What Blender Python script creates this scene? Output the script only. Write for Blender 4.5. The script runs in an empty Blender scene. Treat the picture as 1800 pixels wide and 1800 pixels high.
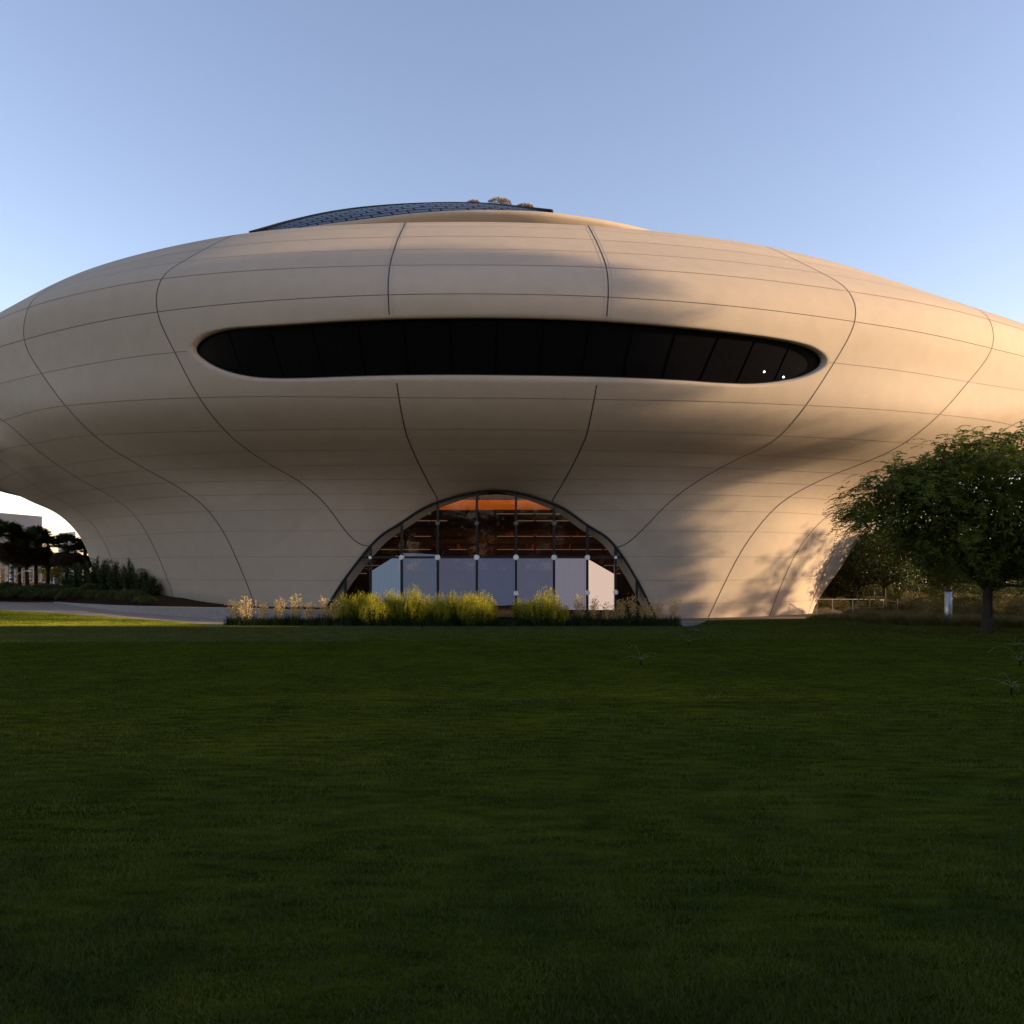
import bpy, math, random
import numpy as np
from mathutils import Vector
C = bpy.context.scene.collection
F = 1400.0; HY = 1000.0; CX = 900.0; CH = 3.85       # focal length in px of an 1800 px picture, horizon row, centre column, camera height

# ---------------------------------------------------------------- camera, sky, sun, exposure
cam_d = bpy.data.cameras.new('camera'); cam = bpy.data.objects.new('camera', cam_d); C.objects.link(cam)
cam.location = (0, 0, CH); cam.rotation_euler = (math.radians(90), 0, 0)
cam_d.sensor_width = 36; cam_d.lens = 28; cam_d.shift_y = 100/1800; cam_d.clip_start = .1; cam_d.clip_end = 20000
bpy.context.scene.camera = cam
SUN_EL = math.radians(9.5); SUN_AZ = math.radians(-4)      # azimuth: towards +X, turned this much towards +Y
sd = Vector((math.cos(SUN_EL)*math.cos(SUN_AZ), math.cos(SUN_EL)*math.sin(SUN_AZ), math.sin(SUN_EL)))
w = bpy.data.worlds.new('World'); bpy.context.scene.world = w; w.use_nodes = True
nt = w.node_tree; nt.nodes.clear()
sky = nt.nodes.new('ShaderNodeTexSky'); sky.sky_type = 'NISHITA'; sky.sun_disc = False
sky.sun_elevation = SUN_EL; sky.sun_rotation = math.radians(90) - SUN_AZ
sky.altitude = 50; sky.air_density = 1.0; sky.dust_density = 0.4; sky.ozone_density = 2.6
bg = nt.nodes.new('ShaderNodeBackground'); bg.inputs['Strength'].default_value = .118
wo = nt.nodes.new('ShaderNodeOutputWorld')
tn = nt.nodes.new('ShaderNodeMix'); tn.data_type = 'RGBA'; tn.blend_type = 'MULTIPLY'; tn.inputs[0].default_value = 1; tn.inputs[7].default_value = (2.0, 1.38, 1.22, 1)
nt.links.new(sky.outputs[0], tn.inputs[6]); nt.links.new(tn.outputs[2], bg.inputs[0]); nt.links.new(bg.outputs[0], wo.inputs[0])
sl = bpy.data.lights.new('sun', 'SUN'); so = bpy.data.objects.new('sun', sl); C.objects.link(so)
sl.energy = 5.0; sl.angle = math.radians(1.0); sl.color = (1.0, .715, .43)
so.rotation_euler = sd.to_track_quat('Z', 'Y').to_euler(); so.location = (60, 20, 60)
vs = bpy.context.scene.view_settings
vs.view_transform = 'Standard'; vs.look = 'None'; vs.exposure = 1.3; vs.gamma = 1; vs.use_curve_mapping = False

# ---------------------------------------------------------------- helpers
def P(x, y, d):
    return np.array([(x-CX)/F*d, d, CH+(HY-y)/F*d])
def tag(o, label=None, cat=None, group=None, kind=None):
    if label: o['label'] = label
    if cat: o['category'] = cat
    if group: o['group'] = group
    if kind: o['kind'] = kind
    return o
def empty(name, loc, rz=0.0):
    o = bpy.data.objects.new(name, None); C.objects.link(o); o.location = loc; o.rotation_euler = (0, 0, rz)
    o.empty_display_size = .3
    return o
def new_mesh(name, V, Fc, mats, mi=None, smooth=False):
    me = bpy.data.meshes.new(name)
    V = np.asarray(V, dtype=np.float32)
    if isinstance(Fc, np.ndarray):
        n, k = Fc.shape
        me.vertices.add(len(V)); me.vertices.foreach_set('co', V.ravel())
        me.loops.add(n*k); me.loops.foreach_set('vertex_index', Fc.astype(np.int32).ravel())
        me.polygons.add(n); me.polygons.foreach_set('loop_start', (np.arange(n)*k).astype(np.int32))
        me.update(calc_edges=True)
    else:
        me.from_pydata([tuple(map(float, v)) for v in V], [], Fc); me.update()
    for m in (mats if isinstance(mats, (list, tuple)) else [mats]): me.materials.append(m)
    if mi is not None: me.polygons.foreach_set('material_index', np.asarray(mi, dtype=np.int32))
    if smooth: me.polygons.foreach_set('use_smooth', np.ones(len(me.polygons), dtype=bool))
    return me
def link(name, me, parent=None, loc=None, rz=0):
    o = bpy.data.objects.new(name, me); C.objects.link(o)
    if parent is not None: o.parent = parent
    if loc is not None: o.location = loc
    if rz: o.rotation_euler = (0, 0, rz)
    return o
def copy_tree(o, parent=None):
    kids = [c for c in bpy.data.objects if c.parent == o]
    c = o.copy(); C.objects.link(c); c.parent = parent
    for k in kids: copy_tree(k, c)
    return c
class MB:
    def __init__(s): s.v = []; s.f = []; s.m = []; s.n = 0
    def add(s, V, Fs, m=0):
        s.v += [tuple(map(float, p)) for p in V]
        for f in Fs: s.f.append(tuple(i+s.n for i in f)); s.m.append(m)
        s.n = len(s.v)
    def box(s, lo, hi, m=0, rz=0, c=(0, 0, 0)):
        x0, y0, z0 = lo; x1, y1, z1 = hi
        V = [(x0,y0,z0),(x1,y0,z0),(x1,y1,z0),(x0,y1,z0),(x0,y0,z1),(x1,y0,z1),(x1,y1,z1),(x0,y1,z1)]
        cs, sn = math.cos(rz), math.sin(rz)
        V = [(c[0]+x*cs-y*sn, c[1]+x*sn+y*cs, c[2]+z) for x, y, z in V]
        s.add(V, [(0,3,2,1),(4,5,6,7),(0,1,5,4),(1,2,6,5),(2,3,7,6),(3,0,4,7)], m)
    def tube(s, pts, r, k=8, m=0, cap=True):
        pts = [Vector(p) for p in pts]; rs = r if isinstance(r, (list, tuple)) else [r]*len(pts)
        V = []; prev = None
        for i, p in enumerate(pts):
            t = (pts[min(i+1, len(pts)-1)] - pts[max(i-1, 0)]).normalized()
            a = t.orthogonal().normalized() if prev is None else (prev - t*prev.dot(t)).normalized()
            prev = a; b = t.cross(a)
            for j in range(k):
                q = 2*math.pi*j/k; V.append(p + (a*math.cos(q)+b*math.sin(q))*rs[i])
        Fs = []
        for i in range(len(pts)-1):
            for j in range(k):
                Fs.append((i*k+j, i*k+(j+1)%k, (i+1)*k+(j+1)%k, (i+1)*k+j))
        if cap: Fs.append(tuple(range(k))[::-1]); Fs.append(tuple(range((len(pts)-1)*k, len(pts)*k)))
        s.add(V, Fs, m)
    def mesh(s, name, mats, smooth=False): return new_mesh(name, s.v, s.f, mats, s.m, smooth)
    def build(s, name, mats, parent=None, smooth=False): return link(name, s.mesh(name, mats, smooth), parent)
def bevel(o, w=.02, seg=2):
    m = o.modifiers.new('bevel', 'BEVEL'); m.width = w; m.segments = seg; m.limit_method = 'ANGLE'; return o

# ---------------------------------------------------------------- materials
def mat(name, col, rough=.7, var=.15, scale=3.0, bump=0.0, bscale=40.0, spec=.3, col2=None, metal=0.0, trans=0.0, detail=5, stretch=None):
    m = bpy.data.materials.new(name); m.use_nodes = True
    n = m.node_tree.nodes; l = m.node_tree.links; n.clear()
    out = n.new('ShaderNodeOutputMaterial'); b = n.new('ShaderNodeBsdfPrincipled')
    b.inputs['Roughness'].default_value = rough; b.inputs['Specular IOR Level'].default_value = spec; b.inputs['Metallic'].default_value = metal
    tc = n.new('ShaderNodeTexCoord'); src = tc.outputs['Object']
    if stretch:
        mp = n.new('ShaderNodeMapping'); mp.inputs['Scale'].default_value = stretch; l.new(src, mp.inputs[0]); src = mp.outputs[0]
    ns = n.new('ShaderNodeTexNoise'); ns.inputs['Scale'].default_value = scale; ns.inputs['Detail'].default_value = detail
    l.new(src, ns.inputs['Vector'])
    rp = n.new('ShaderNodeValToRGB'); rp.color_ramp.elements[0].position = .3; rp.color_ramp.elements[1].position = .7
    c2 = col2 or tuple(min(1, c*(1+var)) for c in col); c1 = col if col2 else tuple(c*(1-var) for c in col)
    rp.color_ramp.elements[0].color = (*c1, 1); rp.color_ramp.elements[1].color = (*c2, 1)
    l.new(ns.outputs['Fac'], rp.inputs[0]); l.new(rp.outputs[0], b.inputs['Base Color'])
    if bump:
        n2 = n.new('ShaderNodeTexNoise'); n2.inputs['Scale'].default_value = bscale; n2.inputs['Detail'].default_value = 6; l.new(src, n2.inputs['Vector'])
        bp = n.new('ShaderNodeBump'); bp.inputs['Strength'].default_value = bump; bp.inputs['Distance'].default_value = .05
        l.new(n2.outputs['Fac'], bp.inputs['Height']); l.new(bp.outputs[0], b.inputs['Normal'])
    sh = b.outputs[0]
    if trans:
        t = n.new('ShaderNodeBsdfTranslucent'); l.new(rp.outputs[0], t.inputs[0])
        mx = n.new('ShaderNodeMixShader'); mx.inputs[0].default_value = trans; l.new(sh, mx.inputs[1]); l.new(t.outputs[0], mx.inputs[2]); sh = mx.outputs[0]
    l.new(sh, out.inputs[0])
    return m
def emit(name, col, s):
    m = bpy.data.materials.new(name); m.use_nodes = True; n = m.node_tree.nodes; n.clear()
    o = n.new('ShaderNodeOutputMaterial'); e = n.new('ShaderNodeEmission'); e.inputs[0].default_value = (*col, 1); e.inputs[1].default_value = s
    m.node_tree.links.new(e.outputs[0], o.inputs[0]); return m
def glass(name, tint=(.75, .78, .78), rough=.02, f0=.06):
    m = bpy.data.materials.new(name); m.use_nodes = True; n = m.node_tree.nodes; l = m.node_tree.links; n.clear()
    o = n.new('ShaderNodeOutputMaterial'); t = n.new('ShaderNodeBsdfTransparent'); t.inputs[0].default_value = (*tint, 1)
    g = n.new('ShaderNodeBsdfGlossy'); g.inputs['Roughness'].default_value = rough
    lw = n.new('ShaderNodeFresnel'); lw.inputs[0].default_value = 1.45
    mx = n.new('ShaderNodeMixShader'); l.new(lw.outputs[0], mx.inputs[0]); l.new(t.outputs[0], mx.inputs[1]); l.new(g.outputs[0], mx.inputs[2])
    l.new(mx.outputs[0], o.inputs[0]); return m
def leafmat(name, c1, c2, trans=.35, scale=1.2):
    return mat(name, c1, rough=.55, col2=c2, scale=scale, spec=.25, trans=trans, detail=3)

M_shell = mat('pale_shell_panel', (.385, .318, .247), rough=.7, var=.035, scale=.9, bump=.10, bscale=9, spec=.07)
n = M_shell.node_tree.nodes; l = M_shell.node_tree.links; pb = [q for q in n if q.type == 'BSDF_PRINCIPLED'][0]; cr = [q for q in n if q.type == 'VALTORGB'][0]
tu = n.new('ShaderNodeUVMap'); tu.uv_map = 'panels'; fl = n.new('ShaderNodeVectorMath'); fl.operation = 'FLOOR'; wn = n.new('ShaderNodeTexWhiteNoise'); wn.noise_dimensions = '3D'; mrg = n.new('ShaderNodeMapRange'); mrg.inputs[3].default_value = .955; mrg.inputs[4].default_value = 1.03
mm = n.new('ShaderNodeVectorMath'); mm.operation = 'SCALE'; l.new(tu.outputs[0], fl.inputs[0]); l.new(fl.outputs[0], wn.inputs['Vector']); l.new(wn.outputs['Value'], mrg.inputs[0]); l.new(cr.outputs[0], mm.inputs[0]); l.new(mrg.outputs[0], mm.inputs['Scale']); l.new(mm.outputs[0], pb.inputs['Base Color'])
M_joint = mat('dark_joint', (.05, .043, .035), rough=.7, spec=.1)
M_joint2 = mat('fine_joint', (.19, .155, .12), rough=.7, spec=.1)
M_joint4 = mat('light_joint', (.22, .18, .14), rough=.7, spec=.1)
M_joint3 = mat('metal_joint', (.30, .29, .29), rough=.5, spec=.4)
M_dkglass = mat('dark_window_glass', (.004, .004, .005), rough=.2, spec=.08)
M_black = mat('black_metal', (.008, .008, .009), rough=.45, spec=.3)
M_void = mat('matt_black', (.0015, .0015, .0015), rough=.8, spec=0)
M_white = mat('white_metal', (.72, .72, .70), rough=.35, spec=.5)
M_steel = mat('grey_steel', (.42, .43, .45), rough=.4, metal=.5)
M_conc = mat('pale_concrete', (.21, .195, .18), rough=.85, var=.1, scale=2.5, bump=.25, bscale=30)
M_path = mat('tan_paving', (.25, .20, .16), rough=.9, var=.1, scale=3, bump=.25, bscale=25)
M_soil = mat('brown_soil', (.05, .032, .02), spec=0, rough=.95, var=.4, scale=5, bump=.8, bscale=15)
M_bark = mat('dark_bark', (.032, .024, .018), rough=.9, var=.35, scale=6, bump=.9, bscale=14, stretch=(1, 1, .25))
M_lawn = None
# ---------------------------------------------------------------- museum shell: a smooth surface through surveyed meridians
ZT, ZR3, ZR2, ZR1, ZL, ZA, ZB, ZC, ZD = 25.8, 24.94, 23.27, 21.55, 19.8, 17.3, 14.47, 11.13, 9.63
ROWZ = [ZT, ZR3, ZR2, ZR1, ZL, ZA, ZB, ZC, ZD]
def rowpt(k, x, y):            # a point of the level joint k
    return P(x, y, ROWZ[k]*F/(HY-y))
def W(X, d, zc): return np.array([X, d, zc+CH])
def col_img(rows, low): return [rowpt(k, *xy) if len(xy) == 2 else P(*xy) for k, xy in enumerate(rows)] + [P(*q) for q in low]
def lerp_low(a, b, t): return None
cols = {}
cols[-2] = col_img([(145,477),(125,482),(95,499),(70,516),(50,535),(38,598),(72,657,59.3),(110,713,57.9),(162,766,59.0)],
    [(233,813,60.2),(300,850,60.9),(337,872,61.2),(367,899,61.4),(391,935,61.6),(411,979,61.8),(438,1045,62.0),(462,1130,62.2)])
cols[-1.6] = None
cols[-1] = col_img([(415,411),(400,417),(360,436),(318,459),(275,487),(268,548),(302,617,53.5),(345,700,53.6),(395,760,55.5)],
    [(460,810,57.7),(540,855,59.4),(582,895,60.1),(612,938,60.6),(650,960,61)])
cols[0] = col_img([(712,391),(710,398),(702,416),(695,439),(689,465),(686,514),(692,606,50.9),(703,702,52.4),(713,757,54.4)],
    [(728,800,56.5),(745,838,58.6),(769,882,61)])
cols[.5] = col_img([(874,390),(874,397),(874,415),(874,438),(874,465),(874,513),(873,606,50.8),(872,702,52.3),(872,757,54.3)],
    [(872,800,56.5),(872,835,58.8),(872,861,61)])
cols[1] = col_img([(1033,396),(1036,403),(1045,421),(1053,443),(1060,468),(1063,518),(1055,608,51.1),(1040,705,52.7),(1030,760,54.7)],
    [(1013,805,56.9),(995,843,58.9),(971,884,61)])
cols[2] = col_img([(1345,432),(1365,440),(1400,457),(1450,481),(1500,511),(1513,565),(1472,638,55.8),(1422,714,55.6),(1375,769,57.3)],
    [(1290,811,58.8),(1220,850,59.8),(1178,882,60.2),(1148,915,60.5),(1120,942,60.8),(1084,962,61)])
cols[3] = col_img([(1600,505),(1625,513),(1665,525),(1708,540),(1737,557),(1745,612),(1700,672,61.8),(1655,729,60.2),(1592,780,61.2)],
    [(1533,809,61.9),(1473,831,62.2),(1400,866,62.3),(1355,900,62.3),(1330,935,62.3),(1300,980,62.4),(1280,1020,62.5),(1250,1080,62.6),(1225,1130,62.6)])
def upper(a, b, t, dx=0): return [cols[a][k]*(1-t)+cols[b][k]*t for k in range(9)]
def bow(pts, a, b, t):         # keep the plan curve round between two meridians
    out = []
    for p, q in zip(pts, range(9)):
        c = np.linalg.norm(cols[b][q][:2]-cols[a][q][:2]); s = 4*t*(1-t)*c*c/8/62
        out.append(p-np.array([0, s, 0]))
    return out
cols[-1.6] = bow(upper(-2, -1, .4), -2, -1, .4) + [P(*q) for q in [(324,812,59.2),(396,852,60.2),(434,885,60.6),(479,938,60.9),(508,990,61),(532,1045,61),(548,1100,61)]]
cols[-1.3] = bow(upper(-2, -1, .7), -2, -1, .7) + [P(*q) for q in [(392,811,58.4),(468,853,59.8),(507,888,60.3),(545,935,60.7),(575,985,60.9),(604,1019,61)]]
cols[-.5] = bow(upper(-1, 0, .5), -1, 0, .5) + [P(*q) for q in [(598,806,57.0),(645,850,59),(680,890,60.3),(705,918,61)]]
cols[1.5] = bow(upper(1, 2, .5), 1, 2, .5) + [P(*q) for q in [(1155,808,57.7),(1105,850,59.3),(1065,888,60.4),(1031,921,61)]]
cols[2.3] = bow(upper(2, 3, .3), 2, 3, .3) + [P(*q) for q in [(1360,812,59.8),(1292,848,60.5),(1242,880,60.8),(1200,914,60.9),(1160,955,61),(1120,1018,61)]]
cols[2.6] = bow(upper(2, 3, .6), 2, 3, .6) + [P(*q) for q in [(1436,811,60.8),(1372,845,61.3),(1320,872,61.4),(1275,908,61.4),(1240,950,61.3),(1207,1005,61.2),(1187,1055,61.1),(1168,1105,61)]]
# left flank, partly out of the frame
cols[-3] = [W(-52.5,84,ZT),W(-53.5,81.3,ZR3),W(-54,78.5,ZR2),W(-53.2,75,ZR1),W(-51.2,71.2,ZL),W(-49.5,68.4,ZA),W(-46,66.6,ZB)] + [P(12,739,63.0),P(53,782,63.8)] + \
    [P(*q) for q in [(100,817,64.8),(147,847,65.6),(200,875,66),(237,905,66.3),(259,939,66.5),(279,979,66.8),(296,1021,67),(308,1058,67.1),(325,1120,67.2)]]
cols[-4] = [W(-64,90,ZT),W(-66,87,ZR3),W(-67.5,85,ZR2),W(-68,83.5,ZR1),W(-67.5,82.5,ZL),W(-67,82.5,ZA),W(-61,79,ZB),W(-51,71.5,ZC),W(-43.5,67.4,ZD)] + \
    [P(*q) for q in [(30,830,69),(57,850,70.5),(100,874,71.5),(128,888,72),(152,906,72.3),(178,938,72.5),(196,979,73),(205,1010,73),(230,1120,73)]]
cols[-5] = [W(-76,112,ZT),W(-78,109,ZR3),W(-80,107,ZR2),W(-81,106,ZR1),W(-81,105,ZL),W(-80,105,ZA),W(-75,102,ZB),W(-67,98,ZC-.4),W(-61,95,9.0)] + \
    [W(-56,92,8.3),W(-51.5,88,7.0),W(-47.6,84.5,6.2),W(-44.5,81.5,5.0),W(-42.3,79.5,3.5),W(-41,78.3,1.5),W(-40.2,78,-.6),W(-38.5,78,-6)]
cols[-6] = [W(-78,150,ZT),W(-80,150,ZR3),W(-82,150,ZR2),W(-83,150,ZR1),W(-83,150,ZL),W(-82,150,ZA),W(-77,150,ZB),W(-66,150,ZC),W(-58,148,9)] + \
    [W(-50,140,8),W(-44,120,7),W(-40,105,5),W(-37,100,3),W(-35,98,0),W(-33,98,-6)]
cols[-7] = [W(-5,215,ZT),W(-5,218,ZR3),W(-5,220,ZR2),W(-5,221,ZR1),W(-5,222,ZL),W(-5,221,ZA),W(-5,216,ZB),W(-5,208,ZC),W(-5,200,ZD)] + \
    [W(-5,180,8),W(-5,160,6),W(-5,140,3),W(-5,130,0),W(-5,128,-6)]
# right flank
cols[4] = [W(53.2,86,ZT),W(54.6,83.2,ZR3),W(55.4,80.3,ZR2),W(55.7,77.5,ZR1),W(55.2,74.8,ZL),W(54.2,72.8,ZA),W(47.6,68,ZB)] + [P(1776,747,64.8),P(1712,792,65.6)] + \
    [P(*q) for q in [(1640,824,66.3),(1560,856,66.6),(1470,895,66.2),(1440,918,65.8),(1413,947,65.5),(1398,974,65.3),(1380,1010,65.1),(1353,1080,65),(1335,1130,65)]]
cols[5] = [W(63,97,ZT),W(65,94,ZR3),W(66.5,91,ZR2),W(67.3,89,ZR1),W(67.3,87.5,ZL),W(66.3,86,ZA),W(58,80,ZB),W(46.5,70,11.35),W(41.8,69,9.7)] + \
    [P(*q) for q in [(1650,837,69.5),(1572,876,70),(1520,912,69.5),(1480,944,69),(1461,975,68.7),(1444,1018,68.5),(1422,1078,68.5),(1408,1130,68.5)]]
cols[6] = [W(72,118,ZT),W(74,115,ZR3),W(75.5,112,ZR2),W(76.3,110,ZR1),W(76.3,108,ZL),W(75,106,ZA),W(66,98,14.0),W(51,79,12.0),W(43.5,74,10.2)] + \
    [W(39.1,73,7.8),W(35.9,73,6.1),W(33.1,73.5,4.4),W(31,73,2.5),W(29.7,72.6,.2),W(28.9,72.2,-.85),W(26.6,72,-2.0),W(26.2,72,-3.85),W(26.2,72,-6)]
cols[7] = [W(76,155,ZT),W(78,155,ZR3),W(80,155,ZR2),W(81,155,ZR1),W(81,155,ZL),W(79,155,ZA),W(70,150,14.0),W(54,140,12.5),W(44,125,11)] + \
    [W(36,105,9),W(30,95,6),W(26,88,3),W(24,85,0),W(22,84,-6)]
cols[8] = [p.copy() for p in cols[-7]]
US = sorted(cols)
NB = 9                                            # rows below joint D, by arc length
def spl(t, Y, tq):
    """C1 cubic through (t, Y) with Bessel tangents"""
    t = np.asarray(t, float); Y = np.asarray(Y, float); h = np.diff(t); d = (Y[1:]-Y[:-1])/h[:, None]
    m = np.empty_like(Y)
    m[1:-1] = (h[1:, None]*d[:-1]+h[:-1, None]*d[1:])/(h[:-1]+h[1:])[:, None]
    m[0] = 2*d[0]-m[1]; m[-1] = 2*d[-1]-m[-2]
    i = np.clip(np.searchsorted(t, tq, 'right')-1, 0, len(t)-2); s = ((tq-t[i])/h[i])[:, None]; hh = h[i][:, None]
    return (2*s**3-3*s**2+1)*Y[i]+(s**3-2*s**2+s)*hh*m[i]+(-2*s**3+3*s**2)*Y[i+1]+(s**3-s**2)*hh*m[i+1]
def column(pts):
    pts = np.array(pts); L = np.concatenate([[0], np.cumsum(np.linalg.norm(np.diff(pts, axis=0), axis=1))])
    q = np.linspace(L[8], L[-1], NB+1)[1:]
    low = spl(L, pts, q)
    return np.vstack([pts[:9], low])
G = np.array([column(cols[u]) for u in US])       # columns x rows x 3
NR = G.shape[1]
def smooth1(A, it):
    for _ in range(it): A[1:-1] += .25*(A[:-2]-2*A[1:-1]+A[2:])
    return A
# dense table
SU, SV = 24, 14
uq = np.linspace(-7, 8, 15*SU+1); vq = np.linspace(0, NR-1, (NR-1)*SV+1)
T1 = np.array([spl(np.arange(NR), G[i], vq) for i in range(len(US))])
D = np.array([spl(US, T1[:, j], uq) for j in range(len(vq))]).transpose(1, 0, 2).copy()
B0, B1 = D[:, 0].copy(), D[:, -1].copy()
EU, EV = 45, 50
for _ in range(EU): D[1:-1, :-1] += .25*(D[:-2, :-1]-2*D[1:-1, :-1]+D[2:, :-1])
for _ in range(EV): D[:, 1:-1] += .25*(D[:, :-2]-2*D[:, 1:-1]+D[:, 2:])
def S(u, v):
    """surface point(s): bicubic (Catmull-Rom) on the dense table"""
    u = np.atleast_1d(np.asarray(u, float)); v = np.atleast_1d(np.asarray(v, float))
    a = np.clip((u+7)*SU, 0, len(uq)-1.0001); b = np.clip(v*SV, 0, len(vq)-1.0001)
    i = a.astype(int); j = b.astype(int); s = a-i; t = b-j
    def wts(x): return [(-x+2*x*x-x**3)/2, (2-5*x*x+3*x**3)/2, (x+4*x*x-3*x**3)/2, (-x*x+x**3)/2]
    wu, wv = wts(s), wts(t); out = 0
    for p in range(4):
        for q in range(4):
            out = out + (wu[p]*wv[q])[:, None]*D[np.clip(i+p-1, 0, len(uq)-1), np.clip(j+q-1, 0, len(vq)-1)]
    return out
def Nrm(u, v, e=.02):
    u = np.atleast_1d(np.asarray(u, float)); v = np.atleast_1d(np.asarray(v, float))
    du = S(np.minimum(u+e, 8), v)-S(np.maximum(u-e, -7), v); dv = S(u, np.minimum(v+e, NR-1))-S(u, np.maximum(v-e, 0))
    n = np.cross(dv, du); n /= np.maximum(np.linalg.norm(n, axis=1), 1e-9)[:, None]
    return n                                        # outward
def proj(p): return np.stack([CX+p[:, 0]/p[:, 1]*F, HY-(p[:, 2]-CH)/p[:, 1]*F], 1)
def inv(x, y, u0=(-1.3, 2.3), v0=(4.5, 8.5)):
    """(u, v) of the surface point seen at picture point (x, y)"""
    uu, vv = np.meshgrid(np.linspace(*u0, 120), np.linspace(*v0, 80), indexing='ij'); uu = uu.ravel(); vv = vv.ravel()
    q = proj(S(uu, vv)); k = np.argmin((q[:, 0]-x)**2+(q[:, 1]-y)**2); u, v = uu[k], vv[k]
    for _ in range(8):
        e = 1e-3; q = proj(S([u, u+e, u], [v, v, v+e])); J = np.array([(q[1]-q[0])/e, (q[2]-q[0])/e]).T
        st = np.linalg.solve(J, np.array([x, y])-q[0]); u += st[0]; v += st[1]
    return u, v
# ---------------------------------------------------------------- museum building
museum = tag(empty('museum_building', (0, 62, 0)), 'huge curved pale-panelled museum building with a dark slot window above a glazed arch', 'building')
def part(name, me, parent=museum, **k):
    o = link(name, me); o.parent = parent
    base = Vector((0, 0, 0)); p = parent
    while p is not None: base += p.location; p = p.parent
    o.location = -base
    return o
nu, nv = D.shape[0], D.shape[1]
# slot window outline, traced and carried onto the surface
top = [(338,612),(345,601),(360,590),(380,583),(400,579),(450,575),(500,572),(600,566),(700,562),(780,560.5),(860,560),(930,561),(1000,563),(1100,568.5),(1200,577),(1300,588),(1360,596),(1400,604),(1430,614),(1446,625)]
bot = [(1450,633),(1447,643),(1435,652),(1415,661),(1390,668),(1360,673),(1325,676),(1280,675.5),(1200,671),(1100,667),(1000,664.5),(900,663),(800,662),(700,662.5),(600,664.5),(530,666.5),(480,666.5),(440,663.5),(405,656),(375,645),(352,631),(340,620)]
OUT = np.array([inv(*p) for p in top+bot])
def closed_spl(A, n):
    A = np.vstack([A[-3:], A, A[:3]]); L = np.concatenate([[0], np.cumsum(np.linalg.norm(np.diff(A*[3.5, 1], axis=0), axis=1))])
    return spl(L, A, np.linspace(L[3], L[-3], n, endpoint=False))
OUT = closed_spl(OUT, 500)
i0, i1 = int((-1+7)*SU)-2, int((2+7)*SU)+2; j0, j1 = 5*SV+2, 7*SV-2
ua, ub, va, vb = uq[i0], uq[i1], vq[j0], vq[j1]
Q = [(uq[i], va) for i in range(i0, i1)] + [(ub, vq[j]) for j in range(j0, j1)] + [(uq[i], vb) for i in range(i1, i0, -1)] + [(ua, vq[j]) for j in range(j1, j0, -1)]
Q = np.array(Q)
Q = np.concatenate([np.stack([Q*(1-t)+np.roll(Q, -1, 0)*t], 0) for t in (0, .34, .67)], 0).transpose(1, 0, 2).reshape(-1, 2)
SEG = [(-.55, inv(430, 622)[1]), (1.62, inv(1380, 640)[1])]
def medial(u):
    t = np.clip((u-SEG[0][0])/(SEG[1][0]-SEG[0][0]), 0, 1); return np.array([SEG[0][0]+t*(SEG[1][0]-SEG[0][0]), SEG[0][1]+t*(SEG[1][1]-SEG[0][1])])
# match outer points with outline points: proportional along matching angles about the medial segment
def hit(q):
    # project u inside the segment span proportionally to spread rays at the tips
    t = (q[0]-ua)/(ub-ua); c = medial(SEG[0][0]+t*(SEG[1][0]-SEG[0][0])); d = q-c
    a = OUT-c; b = np.roll(OUT, -1, 0)-c; e = b-a
    den = d[0]*e[:, 1]-d[1]*e[:, 0]; den[np.abs(den) < 1e-12] = 1e-12
    s = (a[:, 0]*e[:, 1]-a[:, 1]*e[:, 0])/den; r = (a[:, 0]*d[1]-a[:, 1]*d[0])/den
    ok = (s > 0) & (r >= -1e-6) & (r <= 1+1e-6)
    s = np.where(ok, s, 9).min()
    return c+d*s, c
H = [hit(q) for q in Q]; O = np.array([h[0] for h in H]); MC = np.array([h[1] for h in H])
nQ = len(Q)
RINGS = np.array([1, .8, .62, .46, .33, .23, .15, .09, .045, 0.0])
LIPR = .26
ring = []; bp_ = S(O[:, 0], O[:, 1]); pn = Nrm(O[:, 0], O[:, 1])
for t in RINGS:
    uv = O*(1-t)+Q*t; p = S(uv[:, 0], uv[:, 1]); n = Nrm(uv[:, 0], uv[:, 1])
    e = np.linalg.norm(p-bp_, axis=1); k = np.clip(1-e/(LIPR*1.5), 0, 1)
    wv = LIPR*(1-np.sqrt(np.clip(1-k**2*.96, 0, 1)))
    if t == 1: wv = wv*0
    ring.append(p-n*wv[:, None])
wl = ring[-1]
for dpt in (.10, .2, .3): ring.append(wl-pn*dpt)
ring = np.array(ring); nr_ = len(ring)
# normals of the ring
du = np.roll(ring, -1, 1)-np.roll(ring, 1, 1); dr = np.gradient(ring, axis=0)
rn = np.cross(du, dr); rn /= np.maximum(np.linalg.norm(rn, axis=2), 1e-9)[..., None]
if (rn[0]*Nrm(Q[:, 0], Q[:, 1])).sum() < 0: rn = -rn
rn[0] = Nrm(Q[:, 0], Q[:, 1])
idx = np.arange(nu*nv).reshape(nu, nv)
a, b, c, d_ = idx[:-1, :-1], idx[1:, :-1], idx[1:, 1:], idx[:-1, 1:]
mask = np.ones(a.shape, bool); mask[i0:i1, j0:j1] = False
F1 = np.stack([a[mask], d_[mask], c[mask], b[mask]], 1)
uu, vv = np.meshgrid(uq, vq, indexing='ij'); N1 = Nrm(uu.ravel(), vv.ravel())
base = nu*nv; ri = base+np.arange(nr_*nQ).reshape(nr_, nQ)
rj = np.roll(ri, -1, 1)
F2 = np.stack([ri[:-1].ravel(), ri[1:].ravel(), rj[1:].ravel(), rj[:-1].ravel()], 1)
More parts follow.
